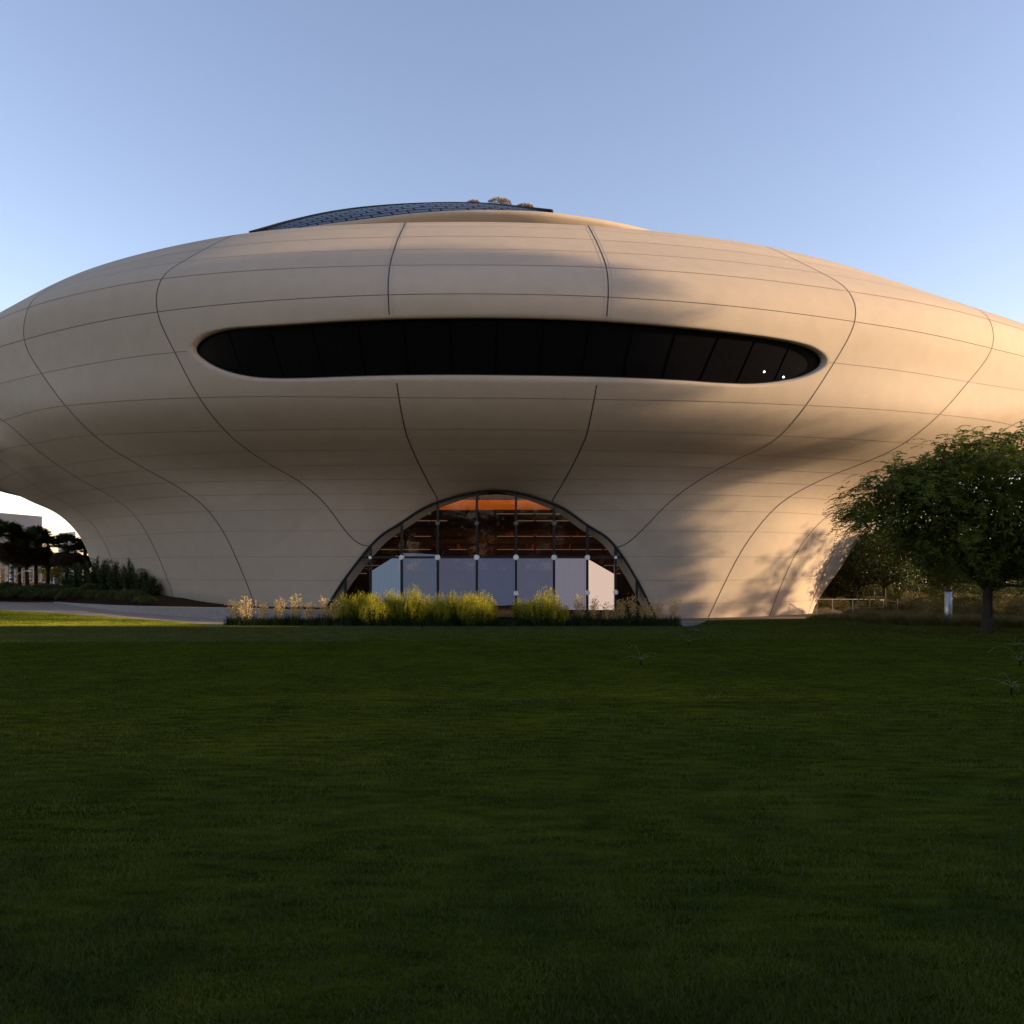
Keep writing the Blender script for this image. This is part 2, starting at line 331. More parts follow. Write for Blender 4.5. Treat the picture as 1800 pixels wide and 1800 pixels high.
# orient ring faces with the surface
allV = np.vstack([D.reshape(-1, 3), ring.reshape(-1, 3)]); allN = np.vstack([N1, rn.reshape(-1, 3)])
def orient(Fx):
    fn = np.cross(allV[Fx[:, 2]]-allV[Fx[:, 0]], allV[Fx[:, 3]]-allV[Fx[:, 1]]); s = (fn*allN[Fx[:, 0]]).sum(1)
    return Fx[:, ::-1] if np.median(s) < 0 else Fx
F1 = orient(F1); F2 = orient(F2)
# joints: ribbons a centimetre proud of the panels
from itertools import groupby
RV, RF, RM, RN = [], [], [], []
rb = [len(allV)]
def ribbon(us, vs_, wdt, mi, off=.012):
    if len(us) < 2: return
    us = np.array(us, float); vs_ = np.array(vs_, float); p = S(us, vs_); n = Nrm(us, vs_)
    t = np.gradient(p, axis=0); t /= np.maximum(np.linalg.norm(t, axis=1), 1e-9)[:, None]
    s = np.cross(n, t); A = p+n*off+s*wdt/2; B = p+n*off-s*wdt/2
    k = len(p); V = np.vstack([A, B]); i = np.arange(k-1)+rb[0]
    f = np.stack([i, i+1, i+1+k, i+k], 1)
    fn = np.cross(V[1]-V[0], V[k]-V[0]).dot(n[0])
    if fn < 0: f = f[:, ::-1]
    RV.append(V); RF.append(f); RM.append(np.full(k-1, mi)); RN.append(np.vstack([n, n])); rb[0] += 2*k
OE = []
def inside(u, v, grow=0.0):
    x, y = OUT[:, 0], OUT[:, 1]; x2, y2 = np.roll(x, -1), np.roll(y, -1)
    cr = ((y > v) != (y2 > v)) & (u < (x2-x)*(v-y)/(y2-y+1e-15)+x)
    return cr.sum() % 2 == 1
def cut(us, vs_, wdt, mi):
    out = [not inside(u, v) and (not (-1.0 < u < 2.0 and 5 < v < 7) or np.min(np.linalg.norm((OUT-[u, v])*[12, 3.2], axis=1)) > .27) for u, v in zip(us, vs_)]
    for g, it in groupby(range(len(us)), key=lambda k: out[k]):
        it = list(it)
        if g: ribbon([us[k] for k in it], [vs_[k] for k in it], wdt, mi)
for u in range(-6, 8):
    fine = np.linspace(.02, NR-1, 400)
    if u in (0, 1):
        cut([u]*len(fine), list(fine), .075, 0)
        up = np.linspace(0.0, 5.45, 120)
        for s_, w_ in ((-.016, .035), (.016, .035)): cut([u+s_]*120, list(up), w_, 2)
    else: cut([u]*len(fine), list(fine), .068, 0)
fu = np.linspace(-6.9, 7.9, 2200)
for v, w_ in ((.45, .03), (1, .03), (2, .04), (3, .035), (4, .06), (5, .036), (6, .04), (7, .04), (8, .028)):
    cut(list(fu), [v]*len(fu), w_, 1 if v != 5 else 0)
vf = np.linspace(8, NR-1, 500)
TT = np.array([S([u]*500, vf)[:, 2] for u in fu])
for zc in (8.4, 7.5, 6.6, 5.62, 4.45, 2.9, .94, -.88, -2.7):
    z = zc+CH; run_u, run_v = [], []
    for k, u in enumerate(fu):
        col = TT[k]; w_ = np.where((col[:-1] >= z) & (col[1:] < z))[0]
        if len(w_):
            q = w_[0]; v = vf[q]+(col[q]-z)/(col[q]-col[q+1])*(vf[1]-vf[0])
            if run_v and abs(v-run_v[-1]) > .3: ribbon(run_u, run_v, .026, 3); run_u, run_v = [], []
            run_u.append(u); run_v.append(v)
        else: ribbon(run_u, run_v, .026, 3); run_u, run_v = [], []
    ribbon(run_u, run_v, .026, 3)
V = np.vstack([allV]+RV); Fa = np.vstack([F1, F2]+RF); Na = np.vstack([allN]+RN)
mi = np.concatenate([np.zeros(len(F1)+len(F2), int)]+[m+1 for m in RM])
me = new_mesh('shell', V, Fa, [M_shell, M_joint, M_joint2, M_joint3, M_joint4], mi, True)
me.normals_split_custom_set_from_vertices([tuple(n) for n in Na])
uvall = np.vstack([np.stack([uu.ravel(), vv.ravel()], 1)]+[O*(1-t)+Q*t for t in list(RINGS)+[0, 0, 0]]+[np.zeros((len(q), 2)) for q in RV])
uvl = me.uv_layers.new(name='panels'); li = np.empty(len(me.loops), np.int32); me.loops.foreach_get('vertex_index', li)
ucen = uvall[Fa].mean(1); uvl.data.foreach_set('uv', np.repeat(ucen, 4, 0).astype(np.float32).ravel())
part('shell', me)
# dark glass band of the slot, following the bulge
gl = ring[-1]; rowsg = [gl]
for t in (.82, .66, .5, .34, .18, 0.0):
    uv = MC*(1-t)+O*t; rowsg.append(S(uv[:, 0], uv[:, 1])-Nrm(uv[:, 0], uv[:, 1])*.508)
V = np.vstack(rowsg); k = np.arange(nQ); k2 = (k+1) % nQ
Fg = np.vstack([np.stack([k+r*nQ, k2+r*nQ, k2+(r+1)*nQ, k+(r+1)*nQ], 1) for r in range(6)])
me = new_mesh('slot_glass', V, Fg, [M_dkglass], None, True)
win = part('slot_window', me); win['label'] = 'long dark eye-shaped window band'
def on_glass(x, y):
    u, v = inv(x, y); return S(u, v)[0]-Nrm(u, v)[0]*.49
tp = [394,467,542,624,707,791,874,958,1039,1118,1195,1272,1336,1397]; bt = [420,494,567,640,716,793,871,948,1024,1098,1169,1236,1302,1369]
def edge_y(x, lst):
    l = sorted(lst); return float(np.interp(x, [p[0] for p in l], [p[1] for p in l]))
for xa, xb in zip(tp, bt):
    m = MB(); ya, yb = edge_y(xa, top)+4, edge_y(xb, bot)-3
    m.tube([on_glass(xa+(xb-xa)*t, ya+(yb-ya)*t) for t in np.linspace(0, 1, 7)], .035, 4)
    part('mullion', m.mesh('mullion', M_void), win)
M_lamp = emit('lit_lamp', (1, .96, .9), 6.0)
for x, y in ((1350.5, 654), (1384.5, 663)):
    m = MB(); p = on_glass(x, y); m.tube([p, p+np.array([0, -.06, 0])], .05, 10); part('downlight', m.mesh('downlight', M_lamp), win)
# thin dark bead round the slot
m = MB(); m.tube([p for p in (ring[-1]+pn*.04)[::4]]+[(ring[-1]+pn*.04)[0]], .05, 6); part('gasket', m.mesh('gasket', M_black, True), win)

# roof edge return and deck
tr = D[:, 0]; cen = np.array([-3, 120, 0]); inn = cen-tr; inn[:, 2] = 0; inn /= np.linalg.norm(inn, axis=1)[:, None]
rows = [tr, tr+inn*.5+[0, 0, .06], tr+inn*1.0+[0, 0, -.9], tr+inn*14+[0, 0, -.9], tr*0+[-3, 120, tr[:, 2].mean()-.9]]
V = np.vstack(rows); n_ = len(tr); Fs = []
for r in range(4):
    i = np.arange(n_-1)+r*n_; Fs.append(np.stack([i, i+1, i+1+n_, i+n_], 1))
part('roof_deck', new_mesh('roof_deck', V, np.vstack(Fs), [M_shell], None, False))
# raised round fascia on the roof
fx = [(-16.5,67.0),(-12,65.7),(-7.7,64.6),(-4.6,64.2),(-1.5,64.1),(2.5,64.4),(5.9,65.3),(10.1,67.0),(12.4,68.3),(16.5,72),(20,80),(20.5,92),(12,106),(-5,111),(-22,105),(-31,92),(-31,80),(-26,72.5),(-21,69)]
fc = np.array([(x, y, 0) for x, y in fx]); fp = np.vstack([fc[-3:], fc, fc[:3]]); L = np.concatenate([[0], np.cumsum(np.linalg.norm(np.diff(fp, axis=0), axis=1))])
fd = spl(L, fp, np.linspace(L[3], L[-3], 300, endpoint=False)); k = np.roll(fd, -1, 0)-np.roll(fd, 1, 0); on = np.stack([k[:, 1], -k[:, 0], 0*k[:, 0]], 1)
on /= np.linalg.norm(on, axis=1)[:, None]
if on[2].dot([0, -1, 0]) < 0: on = -on
ZF = 28.95+CH
prof = [(0.9, -.3), (.5, -.06), (.2, 0), (-.05, -.1), (-.16, -.28), (-.06, -.5), (.25, -.8), (.7, -1.15), (1.3, -1.7), (1.6, -4.2)]
V = np.vstack([fd-on*a_+[0, 0, ZF+b_] for a_, b_ in prof]); n_ = len(fd); Fs = []
for r in range(len(prof)-1):
    i = np.arange(n_); j = (i+1) % n_; Fs.append(np.stack([i+r*n_, i+(r+1)*n_, j+(r+1)*n_, j+r*n_], 1))
part('roof_fascia', new_mesh('roof_fascia', V, np.vstack(Fs), [M_shell], None, True))
# dark solar-tiled roof dome
sm = bpy.data.materials.new('solar_tiles'); sm.use_nodes = True; n = sm.node_tree.nodes; l = sm.node_tree.links; b = n['Principled BSDF']
tc = n.new('ShaderNodeTexCoord'); br = n.new('ShaderNodeTexBrick'); br.inputs['Scale'].default_value = 1.0; br.inputs['Mortar Size'].default_value = .09
br.inputs['Brick Width'].default_value = 1.7; br.inputs['Row Height'].default_value = .85
br.inputs['Color1'].default_value = (.03, .04, .06, 1); br.inputs['Color2'].default_value = (.02, .025, .04, 1); br.inputs['Mortar'].default_value = (.002, .002, .002, 1)
l.new(tc.outputs['UV'], br.inputs[0]); l.new(br.outputs[0], b.inputs['Base Color']); b.inputs['Roughness'].default_value = .3
b.inputs['Specular IOR Level'].default_value = .4
mr = n.new('ShaderNodeMath'); mr.operation = 'MULTIPLY'; mr.inputs[1].default_value = .4; iv = n.new('ShaderNodeMath'); iv.operation = 'SUBTRACT'; iv.inputs[0].default_value = 1; l.new(br.outputs['Fac'], iv.inputs[1]); l.new(iv.outputs[0], mr.inputs[0]); l.new(mr.outputs[0], b.inputs['Specular IOR Level'])
ue = [(438,409,69.8),(470,400,70.4),(500,391.5,71),(555,378.5,71.6),(600,370.5,72),(644,365,72.3),(700,360.5,72.5),(760,358,72.2),(800,357.5,71.5),(850,358.8,70),(900,363,67.6),(945,368,65.6),(972,371,64.9)]
UE = np.array([P(*q) for q in ue]); tE = np.linspace(0, 1, len(UE)); tq_ = np.linspace(0, 1, 60); UE = spl(tE, UE, tq_)
fr = fd.copy(); fr[:, 2] = ZF-.05
LE = np.array([fr[np.argmin(np.abs((fr[:, 0]/fr[:, 1])-(p[0]/p[1]+.0)) + (fr[:, 1] > 82)*9)]+[0, .25, -.12] for p in UE])
R_ = []
for t in np.linspace(0, 1, 9):
    q = LE*(1-t)+UE*t; q[:, 2] += .35*math.sin(math.pi*t)*np.linalg.norm(UE-LE, axis=1)*.12; R_.append(q)
R_.append(UE+[0, 5, -.6]); R_.append(UE+[0, 14, -4.0])
V = np.vstack(R_); Fs = []
for r in range(len(R_)-1):
    i = np.arange(59)+r*60; Fs.append(np.stack([i, i+1, i+61, i+60], 1))
sme = new_mesh('solar_roof', V, np.vstack(Fs), [sm], None, True); uvl = sme.uv_layers.new(name='UVMap'); li = np.empty(len(sme.loops), np.int32); sme.loops.foreach_get('vertex_index', li)
cu, cv = (li % 60)/59*38, (li//60)/8*7.5; uvl.data.foreach_set('uv', np.stack([cu+cv*.35, cv], 1).astype(np.float32).ravel())
sr = part('solar_roof', sme); sr['label'] = 'dark blue-black tiled roof'
m = MB(); m.tube([p+np.array([0, 0, .03]) for p in UE[::2]]+[UE[-1]], .10, 6); part('roof_trim', m.mesh('roof_trim', M_black, True), sr)

# glazed arch: reveal, frame, glass, mullions
AY = 61.0
ua_ = np.linspace(-1.5, 2.52, 240); AB = S(ua_, [NR-1]*240); AB = AB[AB[:, 2] > -1.2]
AB[:, 1] = AY
n_ = len(AB); cA = np.array([AB[:, 0].mean(), AY, 2.0]); inw = cA-AB; inw /= np.linalg.norm(inw, axis=1)[:, None]; sd_ = (np.abs(inw[:, 0])**.7)[:, None]
V = np.vstack([AB+[0, 0.0, 0], AB+inw*.62*sd_+[0, 1.1, 0]]); i = np.arange(n_-1)
part('arch_reveal', new_mesh('arch_reveal', V, np.stack([i, i+1, i+1+n_, i+n_], 1), [M_shell], None, True))
A9 = AB+inw*.60*sd_; V = np.vstack([A9+[0, 1.08, 0], A9*[1, 1, 0]+[0, 1.08, -1.2]]);
aw = part('arch_window', new_mesh('arch_glass', V, np.stack([i, i+1, i+1+n_, i+n_], 1), [glass('tinted_glass', (.62, .55, .48))], None, False)); aw['label'] = 'arched glass wall'
m = MB(); cA = np.array([AB[:, 0].mean(), AY, 2.0])
inw = cA-AB; inw /= np.linalg.norm(inw, axis=1)[:, None]
for o_, yy in ((0, -.10),):
    A0 = AB+[0, -.14, 0]-inw*.04; A1 = AB+inw*.14+[0, -.14, 0]; A2 = A1+[0, .4, 0]; A3 = A0+[0, .4, 0]
    V = np.vstack([A0, A1, A2, A3]); Fs = []
    for r in range(4):
        s_ = (r+1) % 4; Fs.append(np.stack([i+r*n_, i+1+r*n_, i+1+s_*n_, i+s_*n_], 1))
part('arch_frame', new_mesh('arch_frame', V, np.vstack(Fs), [M_black], None, False), aw)
def arch_z(X): return float(np.interp(X, AB[:, 0], AB[:, 2]))
for x in (607, 651, 706, 769.5, 838, 907, 974, 1032.5, 1082, 1119):
    X = (x-CX)/F*AY; m = MB(); m.box((X-.085, AY-.1, -.5), (X+.085, AY+.28, arch_z(X)-.08)); part('mullion', m.mesh('mullion', M_black), aw)
zt = CH+20.3/F*AY
xl = AB[np.argmin(np.abs(AB[:n_//2, 2]-zt)), 0]; xr = AB[n_//2+np.argmin(np.abs(AB[n_//2:, 2]-zt)), 0]
m = MB(); m.box((xl, AY-.06, zt-.08), (xr, AY+.2, zt+.08)); part('transom', m.mesh('transom', M_black), aw)
for x, y, r in ((651,980,.13),(706,980,.2),(769.5,980,.22),(838,980,.22),(907,980,.22),(974,980,.22),(1032.5,980,.21),(1082,980,.13),(907,1043,.2),(1032.5,1042,.2),(1082,1041,.2)):
    X = (x-CX)/F*AY; z = CH+(HY-y)/F*AY; m = MB(); m.tube([(X, AY-.2, z), (X, AY-.1, z)], [r*.85, r], 18); part('glass_fitting', m.mesh('glass_fitting', M_white), aw)
M_dull = mat('dull_fitting', (.10, .10, .10), rough=.5)
for x in (769.5, 838, 907, 974):
    X = (x-CX)/F*AY; z = CH+80/F*AY; m = MB(); m.tube([(X, AY-.2, z), (X, AY-.1, z)], [.16, .18], 14); part('glass_fitting', m.mesh('glass_fitting', M_dull), aw)
# lobby behind the arch
M_wood = mat('dark_brown_wood', (.06, .018, .008), rough=.6, var=.3, scale=2, stretch=(6, 6, .6))
M_orange = mat('warm_ceiling', (.45, .21, .06), rough=.7, var=.06)
M_shelf = emit('lit_shelf_edge', (1, .62, .5), .07)
M_book = [mat('orange_book', (.35, .07, .02), rough=.6), mat('dull_book', (.12, .04, .02), rough=.6)]
LY = 71.0
def lobX(x, d=LY): return (x-CX)/F*d
def lobZ(y, d=LY): return CH+(HY-y)/F*d
lob = empty('lobby', (0, 0, 0)); lob.parent = museum; lob.location = (0, 0, 0)
m = MB(); xa, xb = lobX(575), lobX(1160)
m.box((xa, LY, -.3), (xb, LY+.3, 11.5), 0)
m.box((xa-.3, 65.8, -.3), (xa, LY+.3, 11.5), 0); m.box((xb, 65.8, -.3), (xb+.3, LY+.3, 11.5), 0)
m.box((xa, 65.8, -.4), (xb, LY, -.3), 0)
part('inner_wall', m.mesh('inner_wall', [M_wood]), lob)
fin_m = mat('brown_fin', (.10, .05, .022), rough=.6)
for y0, y1 in ((956, 929), (1045, 1000)):      # screens of vertical timber fins on a backing board
    m = MB(); m.box((lobX(598), LY-.05, lobZ(y0)), (lobX(1142), LY-.002, lobZ(y1)))
    for x in np.arange(600, 1140, 3.6): X = lobX(x); m.box((X-.04, LY-.16, lobZ(y0)+.02), (X+.04, LY-.049, lobZ(y1)-.02))
    part('timber_screen', m.mesh('timber_screen', [fin_m]), lob)
rs = random.Random(4)
for y in (903.4, 915.6, 943, 966, 994, 1008):
    for g0, g1 in ((585,618),(620,645),(647,668),(670,699),(702,726),(729,757),(759,786),(790,820),(874,904),(908,938),(942,972),(975,1002),(1005,1032),(1035,1058),(1062,1090),(1094,1130)):
        if 820 < g0 < 870: continue
        m = MB(); m.box((lobX(g0), LY-.35, lobZ(y)-.03), (lobX(g1), LY-.003, lobZ(y)+.03)); part('shelf', m.mesh('shelf', [M_shelf if rs.random() < .8 else M_wood]), lob)
for k_ in range(70):
    x = rs.uniform(600, 1120); y = rs.choice((903.4, 915.6, 943, 966, 994, 1008))
    if 822 < x < 870: continue
    h = rs.uniform(.12, .5); w_ = rs.uniform(.1, .38); X = lobX(x); m = MB()
    m.box((-w_/2, -.2, 0), (w_/2, -.06, h), 0, 0, (X, LY, lobZ(y)+.032)); part('book', m.mesh('book', [M_book[k_ % 2]]), lob)
m = MB(); m.box((xa, 65.8, lobZ(879)), (xb, 66.1, lobZ(879)+.5), 0); m.box((xa, LY-2.4, lobZ(896, LY-2.4)), (xb, LY-2.1, lobZ(879, LY-2.4)), 0); m.box((xa, 65.8, 11.3), (xb, LY, 11.5), 0)
part('cove', m.mesh('cove', [M_orange]), lob)
al = bpy.data.lights.new('cove_lamp', 'AREA'); al.energy = 75; al.shape = 'RECTANGLE'; al.size = 14; al.size_y = .5; al.color = (1, .42, .05)
ao = bpy.data.objects.new('cove_lamp', al); C.objects.link(ao); ao.location = (lobX(868), 67.0, 10.4); ao.rotation_euler = (math.radians(60), 0, 0)
# glowing panels added behind the lower panes, standing in for their bright reflections
def glowmat(name, ca, s, fins=True):
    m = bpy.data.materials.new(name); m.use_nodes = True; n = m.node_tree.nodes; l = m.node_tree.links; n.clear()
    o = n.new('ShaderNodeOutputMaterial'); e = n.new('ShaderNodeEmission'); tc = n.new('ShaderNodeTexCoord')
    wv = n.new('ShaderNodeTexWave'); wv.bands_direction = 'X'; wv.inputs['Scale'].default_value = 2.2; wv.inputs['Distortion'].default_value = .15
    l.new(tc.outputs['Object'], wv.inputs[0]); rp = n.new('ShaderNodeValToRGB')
    k = .74 if fins else .97  # fins here are only darker vertical bands in the glow colour
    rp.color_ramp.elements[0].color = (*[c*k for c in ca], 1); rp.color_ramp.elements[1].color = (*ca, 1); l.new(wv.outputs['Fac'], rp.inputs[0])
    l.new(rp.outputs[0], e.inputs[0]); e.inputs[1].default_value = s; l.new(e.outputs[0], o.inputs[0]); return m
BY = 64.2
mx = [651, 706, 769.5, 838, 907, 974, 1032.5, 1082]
bc = [(.155,.235,.38),(.105,.14,.235),(.10,.12,.21),(.09,.115,.22),(.11,.13,.23),(.24,.25,.36),(1.0,.82,.76)]  # panel glow colours imitate the panes' reflections, bluish to pinkish white
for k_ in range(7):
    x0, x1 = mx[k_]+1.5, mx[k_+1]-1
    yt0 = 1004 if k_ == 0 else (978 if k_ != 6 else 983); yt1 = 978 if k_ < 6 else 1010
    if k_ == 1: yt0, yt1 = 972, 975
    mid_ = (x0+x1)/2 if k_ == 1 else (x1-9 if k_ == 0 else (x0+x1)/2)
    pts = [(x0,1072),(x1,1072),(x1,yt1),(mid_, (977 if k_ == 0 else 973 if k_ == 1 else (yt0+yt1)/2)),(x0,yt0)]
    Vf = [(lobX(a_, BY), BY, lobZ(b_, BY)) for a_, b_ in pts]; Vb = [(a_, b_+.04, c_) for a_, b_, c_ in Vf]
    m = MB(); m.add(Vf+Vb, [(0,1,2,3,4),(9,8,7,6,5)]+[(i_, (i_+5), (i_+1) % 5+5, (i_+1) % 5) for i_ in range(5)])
    o = part('glow_panel', m.mesh('glow_panel', [glowmat('reflection_glow', bc[k_], .52 if k_ < 6 else .48, k_ < 6)]), lob)
# ---------------------------------------------------------------- ground
def lawn_z(X, Y):
    Y = np.asarray(Y, float); z = 2.1-.0335*np.minimum(Y, 48)+.02*np.maximum(Y-48, 0)
    return z + .05*np.sin(np.asarray(X)*.11+1)*np.clip(Y/20, 0, 1)*np.clip((46-Y)/10, 0, 1)
def edge_Y(X):      # far edge of the lawn
    return np.interp(X, [-90,-60,-38.6,-32.6,-27,-21.9,-17.3,-12,10,12.5,20,25,30,45,90], [64,62.5,60,57,53.6,50.4,47.3,45,45,51,52.5,45,41.5,38,36])
def set_struct(o): o['kind'] = 'structure'; return o
m = MB(); R0 = 4000; n_ = 48
m.add([(0, 60, -.12)]+[(R0*math.cos(2*math.pi*i/n_), 60+R0*math.sin(2*math.pi*i/n_), -.12) for i in range(n_)], [(0, i+1, (i+1) % n_+1) for i in range(n_)])
set_struct(m.build('ground', mat('dry_ground', (.05, .042, .025), spec=0, rough=.95, var=.3, scale=.05)))
# plaza under and around the building
m = MB(); m.add([(-140, 50, 0), (160, 50, 0), (160, 260, 0), (-140, 260, 0)], [(0, 1, 2, 3)])
set_struct(m.build('plaza', mat('plaza_paving', (.11, .082, .055), rough=.9, var=.1, scale=2, bump=.2, bscale=20)))
# lawn sheet
def lawn_material():
    m = bpy.data.materials.new('mown_grass'); m.use_nodes = True; n = m.node_tree.nodes; l = m.node_tree.links; n.clear()
    o = n.new('ShaderNodeOutputMaterial'); b = n.new('ShaderNodeBsdfPrincipled'); b.inputs['Roughness'].default_value = .8; b.inputs['Specular IOR Level'].default_value = .0
    tc = n.new('ShaderNodeTexCoord')
    def noise(s, d, st=(1, 1, 1)):
        mp = n.new('ShaderNodeMapping'); mp.inputs['Scale'].default_value = st; l.new(tc.outputs['Object'], mp.inputs[0])
        q = n.new('ShaderNodeTexNoise'); q.inputs['Scale'].default_value = s; q.inputs['Detail'].default_value = d; l.new(mp.outputs[0], q.inputs['Vector']); return q.outputs['Fac']
    r1 = n.new('ShaderNodeValToRGB'); r1.color_ramp.elements[0].position = .35; r1.color_ramp.elements[1].position = .68
    r1.color_ramp.elements[0].color = (.025, .036, .004, 1); r1.color_ramp.elements[1].color = (.040, .050, .005, 1)
    l.new(noise(.6, 8), r1.inputs[0])
    r2 = n.new('ShaderNodeValToRGB'); r2.color_ramp.elements[0].position = .3; r2.color_ramp.elements[1].position = .72
    r2.color_ramp.elements[0].color = (.4, .42, .35, 1); r2.color_ramp.elements[1].color = (1.6, 1.5, 1.35, 1); l.new(noise(5, 8, (.55, 1.6, 1)), r2.inputs[0])
    mx = n.new('ShaderNodeMix'); mx.data_type = 'RGBA'; mx.blend_type = 'MULTIPLY'; mx.inputs[0].default_value = 1; l.new(r1.outputs[0], mx.inputs[6]); l.new(r2.outputs[0], mx.inputs[7])
    l.new(mx.outputs[2], b.inputs['Base Color'])
    bp = n.new('ShaderNodeBump'); bp.inputs['Strength'].default_value = .9; bp.inputs['Distance'].default_value = .06; l.new(noise(14, 6), bp.inputs['Height']); l.new(bp.outputs[0], b.inputs['Normal'])
    l.new(b.outputs[0], o.inputs[0]); return m
M_lawn = lawn_material()
xs = np.linspace(-90, 90, 181); ts = np.linspace(0, 1, 90); V = []
for X in xs:
    e = float(edge_Y(X)); Y = -70+(e+70)*ts; z = lawn_z(X, np.maximum(Y, -5)); V += [(X, y, zz) for y, zz in zip(Y, z)]
V = np.array(V); i, j = np.meshgrid(np.arange(180), np.arange(89), indexing='ij'); i, j = i.ravel(), j.ravel()
Fs = np.stack([i*90+j, (i+1)*90+j, (i+1)*90+j+1, i*90+j+1], 1)
set_struct(link('lawn', new_mesh('lawn', V, Fs, [M_lawn], None, True)))
# skirt of the lawn edge (turf thickness)
E_ = [(X, float(edge_Y(X))) for X in np.linspace(-90, 90, 361)]
V = [(x, y, float(lawn_z(x, y))-.003) for x, y in E_]+[(x, y+.02, -.1) for x, y in E_]; k = len(E_)
Fs = np.array([(a_, a_+1, a_+1+k, a_+k) for a_ in range(k-1)]); set_struct(link('turf_edge', new_mesh('turf_edge', V, Fs, [M_soil])))
# path on the left, rising with the lawn
wall = [(-40,69.5),(-37.5,67),(-33,62.6),(-29.5,59.3),(-25.5,56.2),(-22,53.9),(-19,52.0),(-15.5,50.2),(-12,48.9),(-8,48.1),(-4,47.9)]
pl = np.array(wall, float); tW = np.linspace(0, 1, len(pl)); pl = spl(tW, pl, np.linspace(0, 1, 80))
V = []; 
for x, y in pl:
    e = float(edge_Y(x)); ex = x
    V += [(x, y+.05, float(lawn_z(x, y))-.0), (ex-.4, e-.6, float(lawn_z(ex, e))-.03)]
x0, y0 = pl[0]
ext = []
for q in range(14, 0, -1):
    X = x0-q*3.5; ext += [(X, y0+q*1.3, .86+.02*q), (X-.4, float(edge_Y(X))-.6, float(lawn_z(X, edge_Y(X)))-.03)]
V = ext+V; Fs = [(2*a_, 2*a_+1, 2*a_+3, 2*a_+2) for a_ in range(len(V)//2-1)]
set_struct(link('path', new_mesh('path', V, Fs, [M_path])))
# planter wall
t = np.gradient(pl, axis=0); nrm = np.stack([-t[:, 1], t[:, 0]], 1); nrm /= np.linalg.norm(nrm, axis=1)[:, None]
topz = np.interp(pl[:, 0], [-40, -37.5, -30, -19, -8, -4], [.98, .99, 1.12, 1.31, 1.33, 1.33])
back = pl+nrm*.42
k = len(pl); V = [(*pl[i], -.1) for i in range(k)]+[(*pl[i], topz[i]) for i in range(k)]+[(*back[i], topz[i]) for i in range(k)]+[(*back[i], -.1) for i in range(k)]
Fs = [(i+r*k, i+1+r*k, i+1+(r+1)*k, i+(r+1)*k) for r in range(3) for i in range(k-1)]+[(0, k, 2*k, 3*k), (k-1, 4*k-1, 3*k-1, 2*k-1)]
ow = link('planter_wall', new_mesh('planter_wall', V, Fs, [M_conc])); tag(ow, 'low curved pale concrete planter wall beside the path', 'wall'); bevel(ow, .02, 2)
m = MB()
for q in (14, 27, 40, 53, 64):
    p = pl[q]-nrm[q]*.004; m.box((-.012, -.003, 0), (.012, .0, topz[q]), 0, math.atan2(t[q][1], t[q][0]), (p[0], p[1], 0))
m.build('wall_joint', M_joint2, ow)
def soil_z(X, q): return .93+.75*math.sin(min(1, q*2.2)*math.pi/2)*max(0, min(1, (-22-X)/8))+.08*math.sin(X*1.7+q*9)*q
# soil mound in the planter
V = []; Fs = []; gx = np.linspace(-80, 2, 60); gy = np.linspace(0, 1, 14)
for X in gx:
    wy = float(np.interp(X, pl[:, 0], pl[:, 1])) if X > -40 else 69.5+(-40-X)*.37
    for q in gy:
        V.append((X, wy+.44+q*22, soil_z(X, q)))
for a_ in range(59):
    for b_ in range(13): Fs.append((a_*14+b_, (a_+1)*14+b_, (a_+1)*14+b_+1, a_*14+b_+1))
set_struct(link('planting_soil', new_mesh('planting_soil', V, Fs, [M_soil])))
# kerb below the right leg
m = MB(); kp = [(9.0, 53.0), (12.5, 52.6), (16, 53.1), (20, 53.7), (24, 54.6)]
for (xa_, ya_), (xb_, yb_) in zip(kp[:-1], kp[1:]):
    m.add([(xa_, ya_, -.05), (xb_, yb_, -.05), (xb_, yb_, .36), (xa_, ya_, .36), (xa_, ya_+.6, .36), (xb_, yb_+.6, .36), (xb_, yb_+.6, -.05), (xa_, ya_+.6, -.05)], [(0,1,2,3),(3,2,5,4),(4,5,6,7)])
set_struct(m.build('kerb', M_conc))

m = MB(); m.add([(28.5, 44, .03), (130, 30, .03), (190, 180, .03), (40, 120, .03), (30.5, 74, .03), (27.6, 62, .03)], [(0, 1, 2, 3, 4, 5)])
set_struct(m.build('garden_ground', mat('garden_ground', (.025, .026, .010), spec=0, rough=.95, var=.4, scale=.8, bump=.6, bscale=8)))
# ---------------------------------------------------------------- planting
L_dark = leafmat('dark_leaf', (.018, .030, .008), (.045, .062, .014), .3)
L_tree = leafmat('feather_leaf', (.024, .042, .005), (.13, .15, .014), .5, .8)
L_shrub = leafmat('shrub_leaf', (.028, .040, .010), (.07, .08, .02), .3)
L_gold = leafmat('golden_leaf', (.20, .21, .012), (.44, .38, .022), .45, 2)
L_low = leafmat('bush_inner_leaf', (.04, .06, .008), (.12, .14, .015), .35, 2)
L_strap = leafmat('strap_leaf', (.012, .024, .006), (.035, .055, .012), .25)
L_seed = leafmat('seed_head', (.38, .27, .09), (.60, .43, .17), .35, 6)
L_grass = leafmat('tall_grass_blade', (.05, .052, .014), (.15, .115, .03), .35, 3)
L_palm = leafmat('palm_frond', (.05, .08, .025), (.12, .16, .05), .2)
L_dead = leafmat('dry_frond', (.07, .05, .03), (.14, .10, .055), .2)
L_yel = leafmat('yellow_leaf', (.20, .17, .02), (.42, .33, .04), .45)
L_roof = leafmat('roof_plant_leaf', (.12, .10, .03), (.30, .17, .07), .3, 4)
def unit(v): return v/np.maximum(np.linalg.norm(v, axis=-1, keepdims=True), 1e-9)
